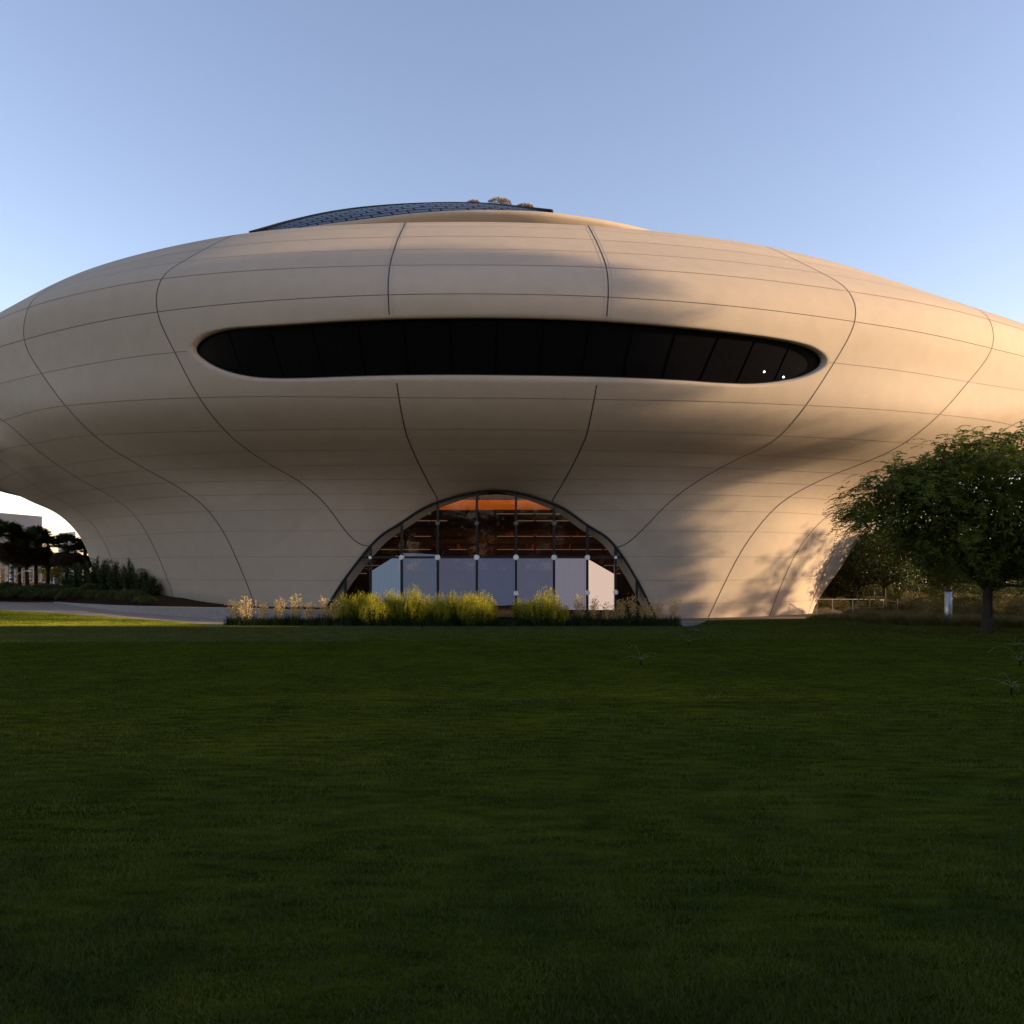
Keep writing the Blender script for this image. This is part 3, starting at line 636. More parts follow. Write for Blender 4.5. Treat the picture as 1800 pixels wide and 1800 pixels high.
def quads(c, d, length, width, rng, tip=.25):
    """leaf quads: base c (N,3) pointing along d, kite shaped"""
    n = len(c); d = unit(d); r = unit(rng.normal(size=(n, 3))); s = unit(np.cross(d, r)); L = np.broadcast_to(np.asarray(length), (n,))[:, None]; Wd = np.broadcast_to(np.asarray(width), (n,))[:, None]
    V = np.stack([c, c+d*L*.45+s*Wd*.5, c+d*L, c+d*L*.45-s*Wd*.5], 1).reshape(-1, 3)
    return V, np.arange(4*n).reshape(n, 4)
def blob_pts(n, blobs, rng, shell=.55):
    b = np.array(blobs, float); vol = b[:, 3]*b[:, 4]*b[:, 5]; k = rng.choice(len(b), n, p=vol/vol.sum())
    d = unit(rng.normal(size=(n, 3))); r = rng.uniform(0, 1, n)**(1/3); r = np.where(rng.uniform(size=n) < shell, .78+.27*rng.uniform(size=n), r)
    return b[k, :3]+d*r[:, None]*b[k, 3:6], d
def limb_mesh(paths):
    m = MB()
    for pts, r0, r1 in paths: m.tube(pts, list(np.linspace(r0, r1, len(pts))), 7)
    return m
def curve(a, b, sag, n=6, rs=None):
    a, b = np.array(a, float), np.array(b, float); out = []
    for t in np.linspace(0, 1, n):
        p = a+(b-a)*t; p[2] += sag*math.sin(math.pi*t)
        if rs and 0 < t < 1: p += np.array([rs.uniform(-.1, .1) for _ in range(3)])*np.linalg.norm(b-a)*.25
        out.append(p)
    return out
def make_tree(name, label, cat, loc, blobs, trunk_h, trunk_r, n, leaf, lm, seed, group=None, clump=.5, rz=0):
    """trunk with limbs reaching the crown's lobes; crown of leaf clumps. local coordinates"""
    rng = np.random.default_rng(seed); rs = random.Random(seed)
    t = tag(empty(name, loc, rz), label, cat, group)
    paths = [(curve((0, 0, -.15), (rs.uniform(-.1, .1), rs.uniform(-.1, .1), trunk_h), 0, 7, None), trunk_r*1.25, trunk_r*.8)]
    for b in blobs:
        for k in range(3):
            e = (b[0]+rs.uniform(-.5, .5)*b[3], b[1]+rs.uniform(-.5, .5)*b[4], b[2]+rs.uniform(-.2, .5)*b[5])
            paths.append((curve((0, 0, trunk_h*rs.uniform(.8, .98)), e, rs.uniform(.0, .12)*trunk_h, 6, rs), trunk_r*.5, trunk_r*.08))
    o = link('trunk', limb_mesh(paths).mesh('trunk', [M_bark], True), t)
    nc = max(10, n//40); cc, dd = blob_pts(nc, blobs, rng); k = rng.integers(0, nc, n)
    off = rng.normal(size=(n, 3))*clump; off[:, 2] *= .6
    c = cc[k]+off; d = unit(dd[k]*.8+rng.normal(size=(n, 3))*.9)
    V, Fq = quads(c, d, leaf*rng.uniform(.6, 1.3, n), leaf*.5, rng)
    link('crown', new_mesh('crown', V, Fq, [lm]), t)
    return t
# --- the big feathery tree at the right of the lawn
def feather_tree():
    rng = np.random.default_rng(11); rs = random.Random(5)
    X0 = (1735-900)/1400*38.3; t = tag(empty('feathery_tree', (X0, 38.3, float(lawn_z(X0, 38.3)))), 'broad feathery-leaved tree standing on the lawn edge at the right', 'tree')
    z0 = float(lawn_z(X0, 38.3))
    blobs = [(-3.4,0,5.9,3.3,3.0,1.75),(-.8,.2,7.2,3.4,3.3,2.1),(-1.2,-.6,5.0,3.6,3.0,2.0),(2.2,0,7.6,3.6,3.2,1.9),(3.2,.3,5.4,3.8,3.4,2.3),(6.2,0,6.5,3.2,3,2.2),(-4.7,.2,5.9,1.9,2.2,1.1),(-2.3,-.3,4.0,2.6,2.4,1.1),(1.6,-1,3.8,3.3,2.6,1.2),(5.6,0,4.0,2.8,2.6,1.4),(-1.8,0,8.0,1.6,1.8,.9),(.9,0,8.9,1.3,1.4,.6),(-3.8,.2,7.0,2.0,2,1.3),(-1.6,0,8.5,1.6,1.6,.9),(-2.0,-.5,3.2,1.8,1.8,.8),(2.4,-1.2,3.0,2.4,2,1.0),(-.4,1.5,3.3,1.6,1.4,.8),(6,-.5,3.2,2.2,2,1.0)]
    paths = [(curve((0, 0, -.1), (.05, 0, 2.6), 0, 8), .27, .2)]
    for b in blobs:
        for k in range(3):
            e = (b[0]+rs.uniform(-.7, .7)*b[3], b[1]+rs.uniform(-.7, .7)*b[4], b[2]+rs.uniform(-.3, .7)*b[5])
            paths.append((curve((rs.uniform(-.06, .08), 0, rs.uniform(1.9, 2.6)), e, rs.uniform(.1, .5), 8, rs), rs.uniform(.06, .11), .012))
    m = limb_mesh(paths); m.tube([(0, 0, -.12), (0, 0, .25)], [.36, .27], 9)
    link('trunk', m.mesh('trunk', [M_bark], True), t)
    N = 7600; cc, dd = blob_pts(520, blobs, rng, .75); k = rng.integers(0, 520, N)
    c = cc[k]+rng.normal(size=(N, 3))*[.33, .33, .22]
    out = unit(dd[k]*[1, 1, .35]+rng.normal(size=(N, 3))*[.5, .5, .2]); L = rng.uniform(.5, .95, N)
    VV, FF, nn = [], [], 0; pairs = 9
    for j in range(pairs):
        s = (j+.5)/pairs; droop = np.stack([0*L, 0*L, -L*.55*s*s+L*.12*s], 1); p = c+out*(L*s)[:, None]+droop
        side = unit(np.cross(out, [0, 0, 1.0]))
        for sg in (-1, 1):
            d = unit(side*sg+out*.55+np.array([0, 0, -.25])); ln = .17*(1-.35*abs(s-.45)); V, Fq = quads(p, d, ln*rng.uniform(.8, 1.2, N), .045, rng)
            VV.append(V); FF.append(Fq+nn); nn += len(V)
    # cut away what would hang below the crown's own outline
    V = np.vstack(VV); Fq = np.vstack(FF)
    link('crown', new_mesh('crown', V, Fq, [L_tree]), t)
    rngc = np.random.default_rng(3); c2, d2 = blob_pts(15000, [(b[0], b[1], b[2], b[3]*.8, b[4]*.8, b[5]*.75) for b in blobs], rngc, .2)
    V, Fq = quads(c2, rngc.normal(size=(15000, 3)), .34, .12, rngc); o = link('inner_foliage', new_mesh('inner_foliage', V, Fq, [L_tree]), t)
feather_tree()
# --- feathery golden bushes in the bed in front of the arch
def feather_bush(rx, ry, h, seed):
    rng = np.random.default_rng(seed); nt_ = 620; a = rng.uniform(0, 2*math.pi, nt_); r = np.sqrt(rng.uniform(0, 1, nt_))
    tipx = np.cos(a)*r*rx; tipy = np.sin(a)*r*ry; lump = .82+.18*np.sin(tipx*3.1+seed)*np.cos(tipy*2+seed*2)
    hh = h*(1-.42*r**2.2)*lump*rng.uniform(.72, 1.13, nt_)
    base = np.stack([tipx*.35, tipy*.35, 0*hh], 1); tip = np.stack([tipx, tipy, hh], 1); Vs, Fs, Ms, n0 = [], [], [], 0
    K = 34
    for j in range(K):
        s = .18+.82*(j+rng.uniform(0, 1, nt_))/K; bend = np.stack([tipx*.22*np.sin(s*math.pi), tipy*.22*np.sin(s*math.pi), 0*s], 1)
        p = base+(tip-base)*s[:, None]+bend; p += rng.normal(size=p.shape)*(.075*(1.15-s))[:, None]
        d = unit(tip-base)+rng.normal(size=p.shape)*.55; d[:, 2] = np.abs(d[:, 2])
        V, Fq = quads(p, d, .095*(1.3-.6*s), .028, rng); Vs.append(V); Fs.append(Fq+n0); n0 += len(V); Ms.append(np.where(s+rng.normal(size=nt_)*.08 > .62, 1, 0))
    # stems
    s0 = unit(np.cross(tip-base, rng.normal(size=tip.shape)))*.006
    V = np.stack([base-s0, base+s0, tip+s0*.3, tip-s0*.3], 1).reshape(-1, 3); Vs.append(V); Fs.append(np.arange(4*nt_).reshape(-1, 4)+n0); Ms.append(np.zeros(nt_, int))
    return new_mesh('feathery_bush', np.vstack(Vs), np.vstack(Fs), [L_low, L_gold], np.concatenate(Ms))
FB = [feather_bush(1.55, 1.0, 2.3, s) for s in (1, 2, 3)]
for k_, (x, d, sc, hs, lab) in enumerate([(618,46.6,.85,.93,'leftmost golden feathery bush, beside the dry seed heads'),(668,46.3,1.0,1.0,'golden feathery bush in front of the left blue glow panel'),(722,46.5,.95,1.05,'second golden bush from the wide gap towards the left'),
        (778,46.4,.95,.98,'golden feathery bush below the arch crown, left of centre'),(645,47.1,.8,.97,'golden bush set back between the two leftmost ones'),(697,47.0,.8,.94,'golden bush set back, third glow panel from the left'),(810,47.0,.8,.98,'golden bush set back just left of the widest one'),(840,46.2,1.15,1.0,'wide golden bush just left of the gap in the row'),(950,46.3,1.18,1.0,'rounded golden bush alone at the right of the gap in the row')]):
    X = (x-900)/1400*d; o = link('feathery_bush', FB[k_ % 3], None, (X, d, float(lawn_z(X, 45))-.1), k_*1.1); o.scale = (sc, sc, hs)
    tag(o, lab, 'bush', 'golden feathery bushes before the arch')
# --- strap-leaved plants with dry seed heads
def blades(n, R, h, wd, rng, lean=.5, seg=4, curl=.35):
    a = rng.uniform(0, 2*math.pi, n); r = R*np.sqrt(rng.uniform(0, 1, n)); b = np.stack([np.cos(a)*r, np.sin(a)*r, 0*r], 1)
    a2 = a+rng.normal(size=n)*.8; d = np.stack([np.cos(a2), np.sin(a2), 0*a], 1)*rng.uniform(.1, 1, n)[:, None]*lean; H = h*rng.uniform(.6, 1.1, n)
    s = np.stack([-np.sin(a2), np.cos(a2), 0*a], 1)*wd/2; V = []
    for j in range(seg+1):
        t = j/seg; c = b+d*(H*t*t)[:, None]+np.stack([0*H, 0*H, H*(t-curl*t**3)], 1); q = s*(1-t*.93)
        V += [c-q, c+q]
    V = np.stack(V, 1); F_ = []; ix = np.arange(n)[:, None]*(2*(seg+1))
    for j in range(seg): F_.append(ix+np.array([[2*j, 2*j+1, 2*j+3, 2*j+2]]))
    return V.reshape(-1, 3), np.vstack(F_)
def seed_plant(seed, stalks=9, h=1.6, dens=1.0):
    rng = np.random.default_rng(seed); rs = random.Random(seed)
    V, Fq = blades(190, .42, 1.0, .035, rng, .55, 4, .3); mi = [np.zeros(len(Fq), int)]; VV = [V]; FF = [Fq]; n0 = len(V)
    for k in range(stalks):
        a = rs.uniform(0, 6.28); r = rs.uniform(0, .3); p0 = np.array([math.cos(a)*r, math.sin(a)*r, .1]); hh = h*rs.uniform(.62, 1.08); p1 = p0+[rs.uniform(-.28, .28), rs.uniform(-.2, .2), hh]
        q = []
        for t in np.linspace(0, 1, 6): q.append(p0+(p1-p0)*t+np.array([.08*math.sin(t*3+k), 0, 0]))
        q = np.array(q)
        if k % 3 == 0: q[-1] += [.10*rs.choice((-1, 1)), 0, -.06]
        V = np.stack([q-[.007, 0, 0], q+[.007, 0, 0]], 1).reshape(-1, 3); f = np.array([[2*i, 2*i+1, 2*i+3, 2*i+2] for i in range(5)])
        VV.append(V); FF.append(f+n0); n0 += len(V); mi.append(np.ones(5, int))
        m_ = int(rs.uniform(12, 26)*dens); tt = rng.uniform(.42, 1.0, m_); c = np.stack([np.interp(tt, np.linspace(0, 1, 6), q[:, i]) for i in range(3)], 1)+rng.normal(size=(m_, 3))*[.09, .09, .05]
        for rep in range(2):
            V, f = quads(c, rng.normal(size=(m_, 3)), .06, .045, rng); VV.append(V); FF.append(f+n0); n0 += len(V); mi.append(np.ones(m_, int))
    return new_mesh('seed_head_plant', np.vstack(VV), np.vstack(FF), [L_strap, L_seed], np.concatenate(mi))
SP = [seed_plant(20+k, 17 if k < 3 else 4, 1.55 if k < 3 else 1.2) for k in range(4)]
places = [(412,'at the left end of the planting bed'),(436,'second from the left end of the bed'),(462,'third from the left end of the bed'),(489,'fourth from the left end of the bed'),(516,'fifth from the left, with the tallest looping stalk'),(544,'sixth from the left end of the bed'),(571,'below the left foot of the arch'),(594,'touching the leftmost golden bush'),
    (1018,'touching the right side of the last golden bush'),(1042,'in front of the pale pink glow panel'),(1066,'in front of the right end of the glow panels'),(1090,'right of the pale pink glow panel'),(1114,'below the right foot of the arch'),(1138,'third from the right end of the bed'),(1160,'second from the right end of the bed'),(1182,'at the right end of the planting bed')]
for k_, (x, lab) in enumerate(places):
    d = 46.3-.3*(k_ % 2); X = (x-900)/1400*d; o = link('seed_head_plant', SP[k_ % 3], None, (X, d, float(lawn_z(X, 45))-.1), k_*.9)
    hs = 1.1 if k_ == 4 else rnd_ if False else (.95+.12*math.sin(k_*2.3)) if x < 1000 else .98+.15*math.sin(k_*1.7)
    o.scale = (1.05, 1.05, hs); tag(o, 'strappy plant with dry seed heads '+lab, 'plant', 'seed-head plants along the bed')
# dense strap-leaf ground cover along the foot of the bed
rng = np.random.default_rng(9); VV = []; FF = []; n0 = 0
for x in np.arange(402, 1192, 5.5):
    V, Fq = blades(75, .32, .72, .03, rng, .6, 4, .3); d = 45.6+rng.uniform(0, .9); X = (x-900)/1400*d; V = V+[X, d, float(lawn_z(X, 45))-.1]; VV.append(V); FF.append(Fq+n0); n0 += len(V)
tag(link('strap_leaf_cover', new_mesh('strap_leaf_cover', np.vstack(VV), np.vstack(FF), [L_strap])), 'dark strappy ground cover along the foot of the bed', 'ground cover', kind='stuff')
# soil of the bed
m = MB(); m.add([((398-900)/1400*46, 45.05, .52), ((1196-900)/1400*46, 45.05, .52), ((1210-900)/1400*46, 47.8, .50), ((398-900)/1400*46, 47.8, .50)], [(0, 1, 2, 3)]); set_struct(m.build('bed_soil', M_soil))
# --- ornamental grasses on the right, along the lawn edge
def tuft(seed, h): 
    rng = np.random.default_rng(seed); V, Fq = blades(520, .42, h, .014, rng, .75, 5, .25); return new_mesh('ornamental_grass', V, Fq, [L_grass])
TG = [tuft(40+k, h) for k, h in enumerate((.85, 1.0, .7))]
rs = random.Random(8); k_ = 0
for row in range(4):
    for x in np.arange(1425+row*7, 1830, 21-row*1.5):
        X = (x-900)/1400; d = None
        for dd_ in np.arange(36, 62, .1):
            if dd_ >= edge_Y(X*dd_): d = dd_; break
        d += .5+row*1.25+rs.uniform(-.2, .2); X *= d
        o = link('ornamental_grass', TG[k_ % 3], None, (X, d, float(lawn_z(X, min(d, 47)))-.15), rs.uniform(0, 6)); s = rs.uniform(.8, 1.15)*(1 if x > 1480 else .7); o.scale = (s*1.2, s*1.2, s)
        tag(o, 'arching tuft of ornamental grass in the bed behind the right lawn edge', 'grass tuft', 'ornamental grass tufts on the right'); k_ += 1
# sunlit dry grass and flowering scrub behind the railing
def scrub(seed, h, R, mats_, n=4500, leaf=.075):
    rng = np.random.default_rng(seed); c, d = blob_pts(n, [(0, 0, h*.5, R, R, h*.5)], rng, .5); c[:, 2] = np.maximum(c[:, 2], .02)
    c += .12*np.sin(c*5+seed); V, Fq = quads(c, d+rng.normal(size=(n, 3))*.6+[0, 0, .5], leaf, leaf*.45, rng)
    return new_mesh('scrub_bush', V, Fq, mats_)
SB = [scrub(50+k, 1.4, .9, [L_grass if k < 2 else L_shrub]) for k in range(3)]
for k_, (x, d, s, lab) in enumerate([(1450,70,.95,'golden scrub bush just right of the shell leg, behind the first railing post'),(1478,71,.85,'low scrub bush behind the second railing post'),(1510,73,.6,'small scrub bush behind the open middle of the railing'),(1545,74,.6,'scrub bush behind the thin tree trunk by the railing'),(1640,60,1.1,'tawny scrub left of the grey bollard'),(1700,58,1.2,'tawny scrub right of the grey bollard'),(1760,57,1.15,'scrub bush right of the feathery tree trunk'),(1795,55,1.2,'scrub bush at the right edge of the picture')]):
    o = link('scrub_bush', SB[k_ % 3], None, ((x-900)/1400*d, d, .0), k_); o.scale = (s, s, s); tag(o, lab, 'bush')
for k_, x in enumerate([1600,1625,1655,1685,1712,1742,1775,1800,1570,1535]):
    for r_, d in enumerate((53, 66, 80)):
        if x < 1590 and r_ == 0: continue
        o = link('scrub_bush', SB[(k_+r_) % 3], None, ((x+6*r_-900)/1400*d, d, .0), k_+r_); s = (.8+.25*math.sin(k_*2+r_))*(1+.25*r_); o.scale = (s*1.5, s*1.2, s); tag(o, 'dim scrub under the trees, '+['nearest the thin post','just left of the bollard','behind the bollard','right of the bollard','left of the feathery tree trunk','just right of the feathery tree trunk','far right in the garden','at the right picture edge','right of the thin tree trunk','behind the railing end'][k_]+[', front row',', middle row',', back row'][r_], 'bush', 'scrub in the shaded garden')
# --- background trees at the right
def blobs_round(rs, R, H, n=6, z0=2.2):
    out = [(0, 0, z0+(H-z0)*.5, R*.72, R*.72, (H-z0)*.42)]
    for k in range(n):
        a = rs.uniform(0, 6.28); r = R*rs.uniform(.35, .62); z = rs.uniform(z0+(H-z0)*.25, z0+(H-z0)*.8); s = R*rs.uniform(.32, .5); out.append((math.cos(a)*r, math.sin(a)*r, z, s, s, s*.75))
    return out
rs = random.Random(21)
for k_, (x, d, R, H, lm, lab, cat) in enumerate([
    (1555,70,3.4,7.6,L_shrub,'small dark tree with a thin trunk standing in front of the railing','tree'),
    (1505,88,3.6,7.4,L_dark,'dark bushy tree close behind the right leg of the shell','tree'),
    (1600,92,4.6,8.8,L_dark,'dense dark tree behind the small thin-trunked tree','tree'),
    (1668,84,4.2,8.0,L_shrub,'olive tree behind the grey bollard','tree'),
    (1730,96,5.0,9.5,L_dark,'dark tree directly behind the feathery tree trunk','tree'),
    (1790,86,4.5,8.6,L_shrub,'olive tree behind the right edge of the lawn','tree'),
    (1450,112,4.5,6.8,L_dark,'low dark tree glimpsed at the curve of the shell leg','tree')]):
    X = (x-900)/1400*d; make_tree('broadleaf_tree', lab, cat, (X, d, -.05), blobs_round(rs, R, H), H*.33, .16, 9000, .26, lm, 60+k_, clump=.35)
# --- left: palms, shrubs, yellow tree
def palm_meshes(seed, H=8.0):
    rng = np.random.default_rng(seed); rs = random.Random(seed); m = MB()
    m.tube([(0, 0, -.1), (.05, 0, H*.3), (.08, .05, H*.7), (.05, .05, H)], [.26, .2, .17, .2], 9); trunk = m.mesh('trunk', [M_bark], True)
    def fans(n, el0, el1, L, lm, name):
        VV, FF, n0 = [], [], 0
        for k in range(n):
            a = rs.uniform(0, 6.28); el = math.radians(rs.uniform(el0, el1)); ax = np.array([math.cos(a)*math.cos(el), math.sin(a)*math.cos(el), math.sin(el)]); st = np.array([.05, .05, H])+ax*.15; hub = st+ax*L*.55
            side = unit(np.cross(ax, [0, 0, 1.0])); up = np.cross(side, ax); V = np.array([st-side*.02, st+side*.02, hub+side*.015, hub-side*.015]); VV.append(V); FF.append(np.array([[0, 1, 2, 3]])+n0); n0 += 4
            for q in np.linspace(-1.9, 1.9, 17):
                d = ax*math.cos(q)+side*math.sin(q); l = L*.62*(.75+.25*math.cos(q*.6))*rs.uniform(.85, 1.1); e = hub+d*l+np.array([0, 0, -.28*l*rs.uniform(.5, 1.4)]); w = np.cross(d, up)*.06+up*.02
                V = np.array([hub, hub+(e-hub)*.5+w+up*.05, e, hub+(e-hub)*.5-w+up*.05]); VV.append(V); FF.append(np.array([[0, 1, 2, 3]])+n0); n0 += 4
        return new_mesh(name, np.vstack(VV), np.vstack(FF), [lm])
    return trunk, fans(44, -8, 85, 1.75, L_palm, 'crown'), fans(56, -88, -48, 2.7, L_dead, 'dry_skirt')
PM = [palm_meshes(70+k) for k in range(3)]
for k_, (x, ytop, d, lab) in enumerate([(-6,924,104,'palm cut by the left edge of the picture'),(20,934,106,'palm rising behind the double-armed street lamp'),(48,936,108,'palm before the right end of the pale window wall'),(64,934,112,'palm just left of the gap of pale sky'),(84,951,114,'shorter palm left of the yellow tree'),(116,940,110,'tall palm in front of the bright distant block'),(150,952,116,'palm half hidden by the left leg of the shell'),(134,962,122,'palm beside the left leg of the shell, lower than its neighbour'),(35,946,116,'palm behind the street lamp arm, half hidden by its neighbours')]):
    X = (x-900)/1400*d; z = CH+(1000-ytop)/1400*d; t = tag(empty('fan_palm', (X, d, 0), k_*1.3), lab, 'palm', 'fan palms at the left'); s = (z-1.0)/8.0
    t.scale = (1.25, 1.25, s*(1+.06*math.sin(k_*2.1)))
    for nm, me_ in zip(('trunk', 'crown', 'dry_skirt'), PM[k_ % 3]): link(nm, me_, t)
make_tree('yellow_tree', 'small sunlit yellow tree glimpsed between the palm trunks', 'tree', ((98-900)/1400*128, 128, 0), blobs_round(random.Random(2), 2.6, 5.6, 5, 1.2), 1.6, .12, 5000, .26, L_yel, 33, clump=.3)
def upright(seed, H):
    rng = np.random.default_rng(seed); VV, FF, n0 = [], [], 0; ns = 46
    for k in range(ns):
        a = rng.uniform(0, 6.28); r = rng.uniform(.05, 1.0); h = H*rng.uniform(.55, 1.05)*(1-.2*r); e = np.array([math.cos(a)*r, math.sin(a)*r, h]); b = e*[.35, .35, 0]; n = 120; t = rng.uniform(.05, 1, n)[:, None]
        c = b+(e-b)*t+rng.normal(size=(n, 3))*[.05, .05, .03]*(1.6-t); V, Fq = quads(c, rng.normal(size=(n, 3))*[1, 1, .4]+[0, 0, .6], .17, .06, rng); VV.append(V); FF.append(Fq+n0); n0 += len(V)
    return new_mesh('upright_shrub', np.vstack(VV), np.vstack(FF), [L_dark])
US_ = [upright(80+k, 3.1) for k in range(3)]
for k_, (x, yt, d, lab) in enumerate([(118,1000,75,'at the left end of the dark upright row'),(136,990,74.5,'second from the left of the dark upright row'),(152,986,74,'third from the left of the dark upright row'),(170,981,73.4,'tall, at the foot of the shell leg'),(188,985,72.5,'in the middle of the dark row against the shell'),(205,988,71,'just right of the middle of the row against the shell'),(228,984,70,'tall and pointed, third from the right end of the row'),(250,999,68.5,'second from the right end of the dark row'),(268,1012,67.5,'short, at the right end of the row against the shell leg')]):
    X = (x-900)/1400*d; z0 = 1.3; H = (CH+(1000-yt)/1400*d-z0)*1.12; o = link('upright_shrub', US_[k_ % 3], None, (X, d, z0-.2), k_); o.scale = (1, 1, max(.6, H/3.1)); tag(o, 'dark upright shrub '+lab, 'shrub', 'upright shrubs by the left leg')
def lowshrub(seed):
    rng = np.random.default_rng(seed); n = 2300; a = rng.uniform(0, 6.28, n); r = np.sqrt(rng.uniform(0, 1, n))*1.0; h = (1-.5*r*r)*rng.uniform(.35, 1, n)**.5*1.15; h *= .85+.2*np.sin(a*4+seed)*r
    c = np.stack([np.cos(a)*r, np.sin(a)*r, h], 1); V, Fq = quads(c, np.stack([np.cos(a)*r*.6, np.sin(a)*r*.6, .9+0*r], 1)+rng.normal(size=(n, 3))*.3, .16, .04, rng); return new_mesh('low_shrub', V, Fq, [L_shrub])
LS = [lowshrub(90+k) for k in range(3)]
rs = random.Random(17); k_ = 0
for row, (xa_, xb_, dd_) in enumerate([(-30, 118, 0), (-20, 262, 2.0), (-30, 170, 5.2)]):
    for x in np.arange(xa_, xb_, 21):
        dw = None
        for dq in np.arange(52, 100, .25):
            Xq = (x-900)/1400*dq; wy = float(np.interp(Xq, pl[:, 0], pl[:, 1])) if Xq > -40 else 69.5+(-40-Xq)*.37
            if dq > wy+.7: dw = dq; break
        d = (dw or 75)+dd_+rs.uniform(0, .6); X = (x-900)/1400*d; o = link('low_shrub', LS[k_ % 3], None, (X, d, soil_z(X, (dd_+.6)/22)-.05), rs.uniform(0, 6)); s = rs.uniform(.85, 1.15); o.scale = (s, s, s*rs.uniform(.75, 1.05))
        tag(o, 'rounded olive shrub, '+['first','second','third','fourth','fifth','sixth','seventh','eighth','ninth','tenth','eleventh','twelfth','thirteenth','fourteenth','fifteenth'][int(round((x-xa_)/21))]+' from the left in the '+['front','middle','back'][row]+' row', 'shrub', 'low shrubs left of the planter wall'); k_ += 1
# --- roof planting
for k_, (x, y, w_, h, lab) in enumerate([(832,358,.65,.32,'small tuft of rust-green plants left of the larger roof clump'),(877,356,1.1,.5,'largest clump of rust-green plants on the roof crest'),(922,364,.8,.25,'low rust-coloured plants on the roof right of the large clump')]):
    rng = np.random.default_rng(130+k_); n = 1000; c, d = blob_pts(n, [(0, 0, 0, w_, .8, h), (w_*.5, 0, 0, w_*.5, .7, h*.6)], rng, .3); c[:, 2] = np.abs(c[:, 2]); V, Fq = quads(c, d*.5+rng.normal(size=(n, 3))*.5+[0, 0, 1], .17, .05, rng)
    o = link('roof_shrub', new_mesh('roof_shrub', V, Fq, [L_roof]), None, tuple(P(x, y+4, 71.5 if x < 900 else 69.5))); tag(o, lab, 'roof plant')
# ---------------------------------------------------------------- off-frame park trees: their shade falls over the lawn and the bulge of the shell
def offframe_park_tree(label, loc, blobs, th, n, seed, leaf=.5, lm=None, clump=.7):
    return make_tree('offframe_park_tree', label, 'tree', loc, blobs, th, .35, n, leaf, lm or L_dark, seed, 'off-frame park trees beside the lawn', clump)
rs = random.Random(77)
for k_, (X, Y, R, H, lab) in enumerate([(46,-28,7,15,'farthest back'),(50,-14,7.5,16,'second from the back'),(44,-1,7,15,'level with the viewer'),(49,11,7.5,17,'a little ahead of the viewer'),(43,22,7,15.5,'half way along the lawn'),(50,31,6,16.5,'near the far half of the lawn'),(47,38,4,11,'nearest the low trees'),(58,20,8,19,'tallest of the second row'),(60,0,8,19,'at the back of the second row')]):
    offframe_park_tree('off-frame dense park tree right of the lawn, '+lab, (X, Y, 0), blobs_round(rs, R, H, 7, .6), 3.0, 12000, 200+k_)
for k_, (X, Y, R, H) in enumerate([(46,40.2,3.6,10.2),(45,44,3.6,9.6),(43.5,48,3.4,8.6),(46,52,3.2,7.6)]):
    offframe_park_tree('off-frame low dense tree beyond the right end of the lawn, '+['nearest','second','third','farthest'][k_]+' of four', (X, Y, 0), blobs_round(rs, R, H, 6, .3), 2.0, 8000, 230+k_, .4, None, .4)
offframe_park_tree('unseen very tall bare-trunked tree, its high crown shaped to shade the shell', (66, 44.6, 0), [(0,-.3,24.5,3.6,3.2,6.5),(0,2.2,20.5,3.6,3.2,3.6),(0,1.2,25,3.4,3.0,3.6),(0,.2,30.5,3,2.6,4.0),(0,-3,23,3,2.6,5),(0,-3.4,30,2.8,2.4,4.4),(0,.4,35.5,3,3.2,3.8),(0,2.2,37.5,2.4,1.9,2.6),(0,-2.6,36,2.6,2.2,3.2)], 17, 42000, 240, .5, None, .45)  # out-of-view crown, stretched upwards to keep sun off the shell's upper left
offframe_park_tree('off-frame tall spreading tree with wispy side branches', (66, 51, 0), [(0,-1,20.6,2.5,2.4,1.9),(0,1.6,20.2,2,2.2,1.2),(0,-2.8,20.8,2.4,2,2.2),(0,4.2,18.9,2,1.6,1.3)], 17, 7000, 242, .5, None, .55)
offframe_park_tree('off-frame mid-height tree near the low trees and the railing', (50, 56.2, 0), [(0,0,9.5,2.4,2.5,4.2),(0,1.3,6,2.2,2.1,3),(0,-.6,13.4,2.2,2.3,3),(0,.6,11.5,2,1.7,3)], 4, 15000, 243, .42, None, .4)
offframe_park_tree('off-frame slender open-crowned tree beyond the railing', (53, 62.8, 0), [(0,0,8,1.6,1.8,2.4),(0,1.6,10.6,1.2,1.2,1.6),(0,-1.8,6.2,1.2,1.2,1.4),(0,1,5,1,1.2,1)], 4, 1000, 241, .45, None, .5)
for k_, (X, Y, R, H, lab) in enumerate([(-46,-50,8,17,'at the left'),(-30,-56,8,19,'second from the left'),(-14,-52,8,17,'left of the middle'),(2,-58,8.5,20,'in the middle'),(18,-52,8,18,'right of the middle'),(33,-50,8,19,'at the right'),(-38,-66,10,23,'left in the rear row'),(-20,-68,10,24,'left of the middle in the rear row'),(-4,-70,10,23,'in the middle of the rear row'),(12,-68,10,24,'right of the middle in the rear row'),(28,-66,10,23,'right in the rear row')]):
    offframe_park_tree('large park tree behind the viewer, '+lab, (X, Y, 0), blobs_round(rs, R, H, 7, .6), 3.5, 9000, 260+k_, .6)
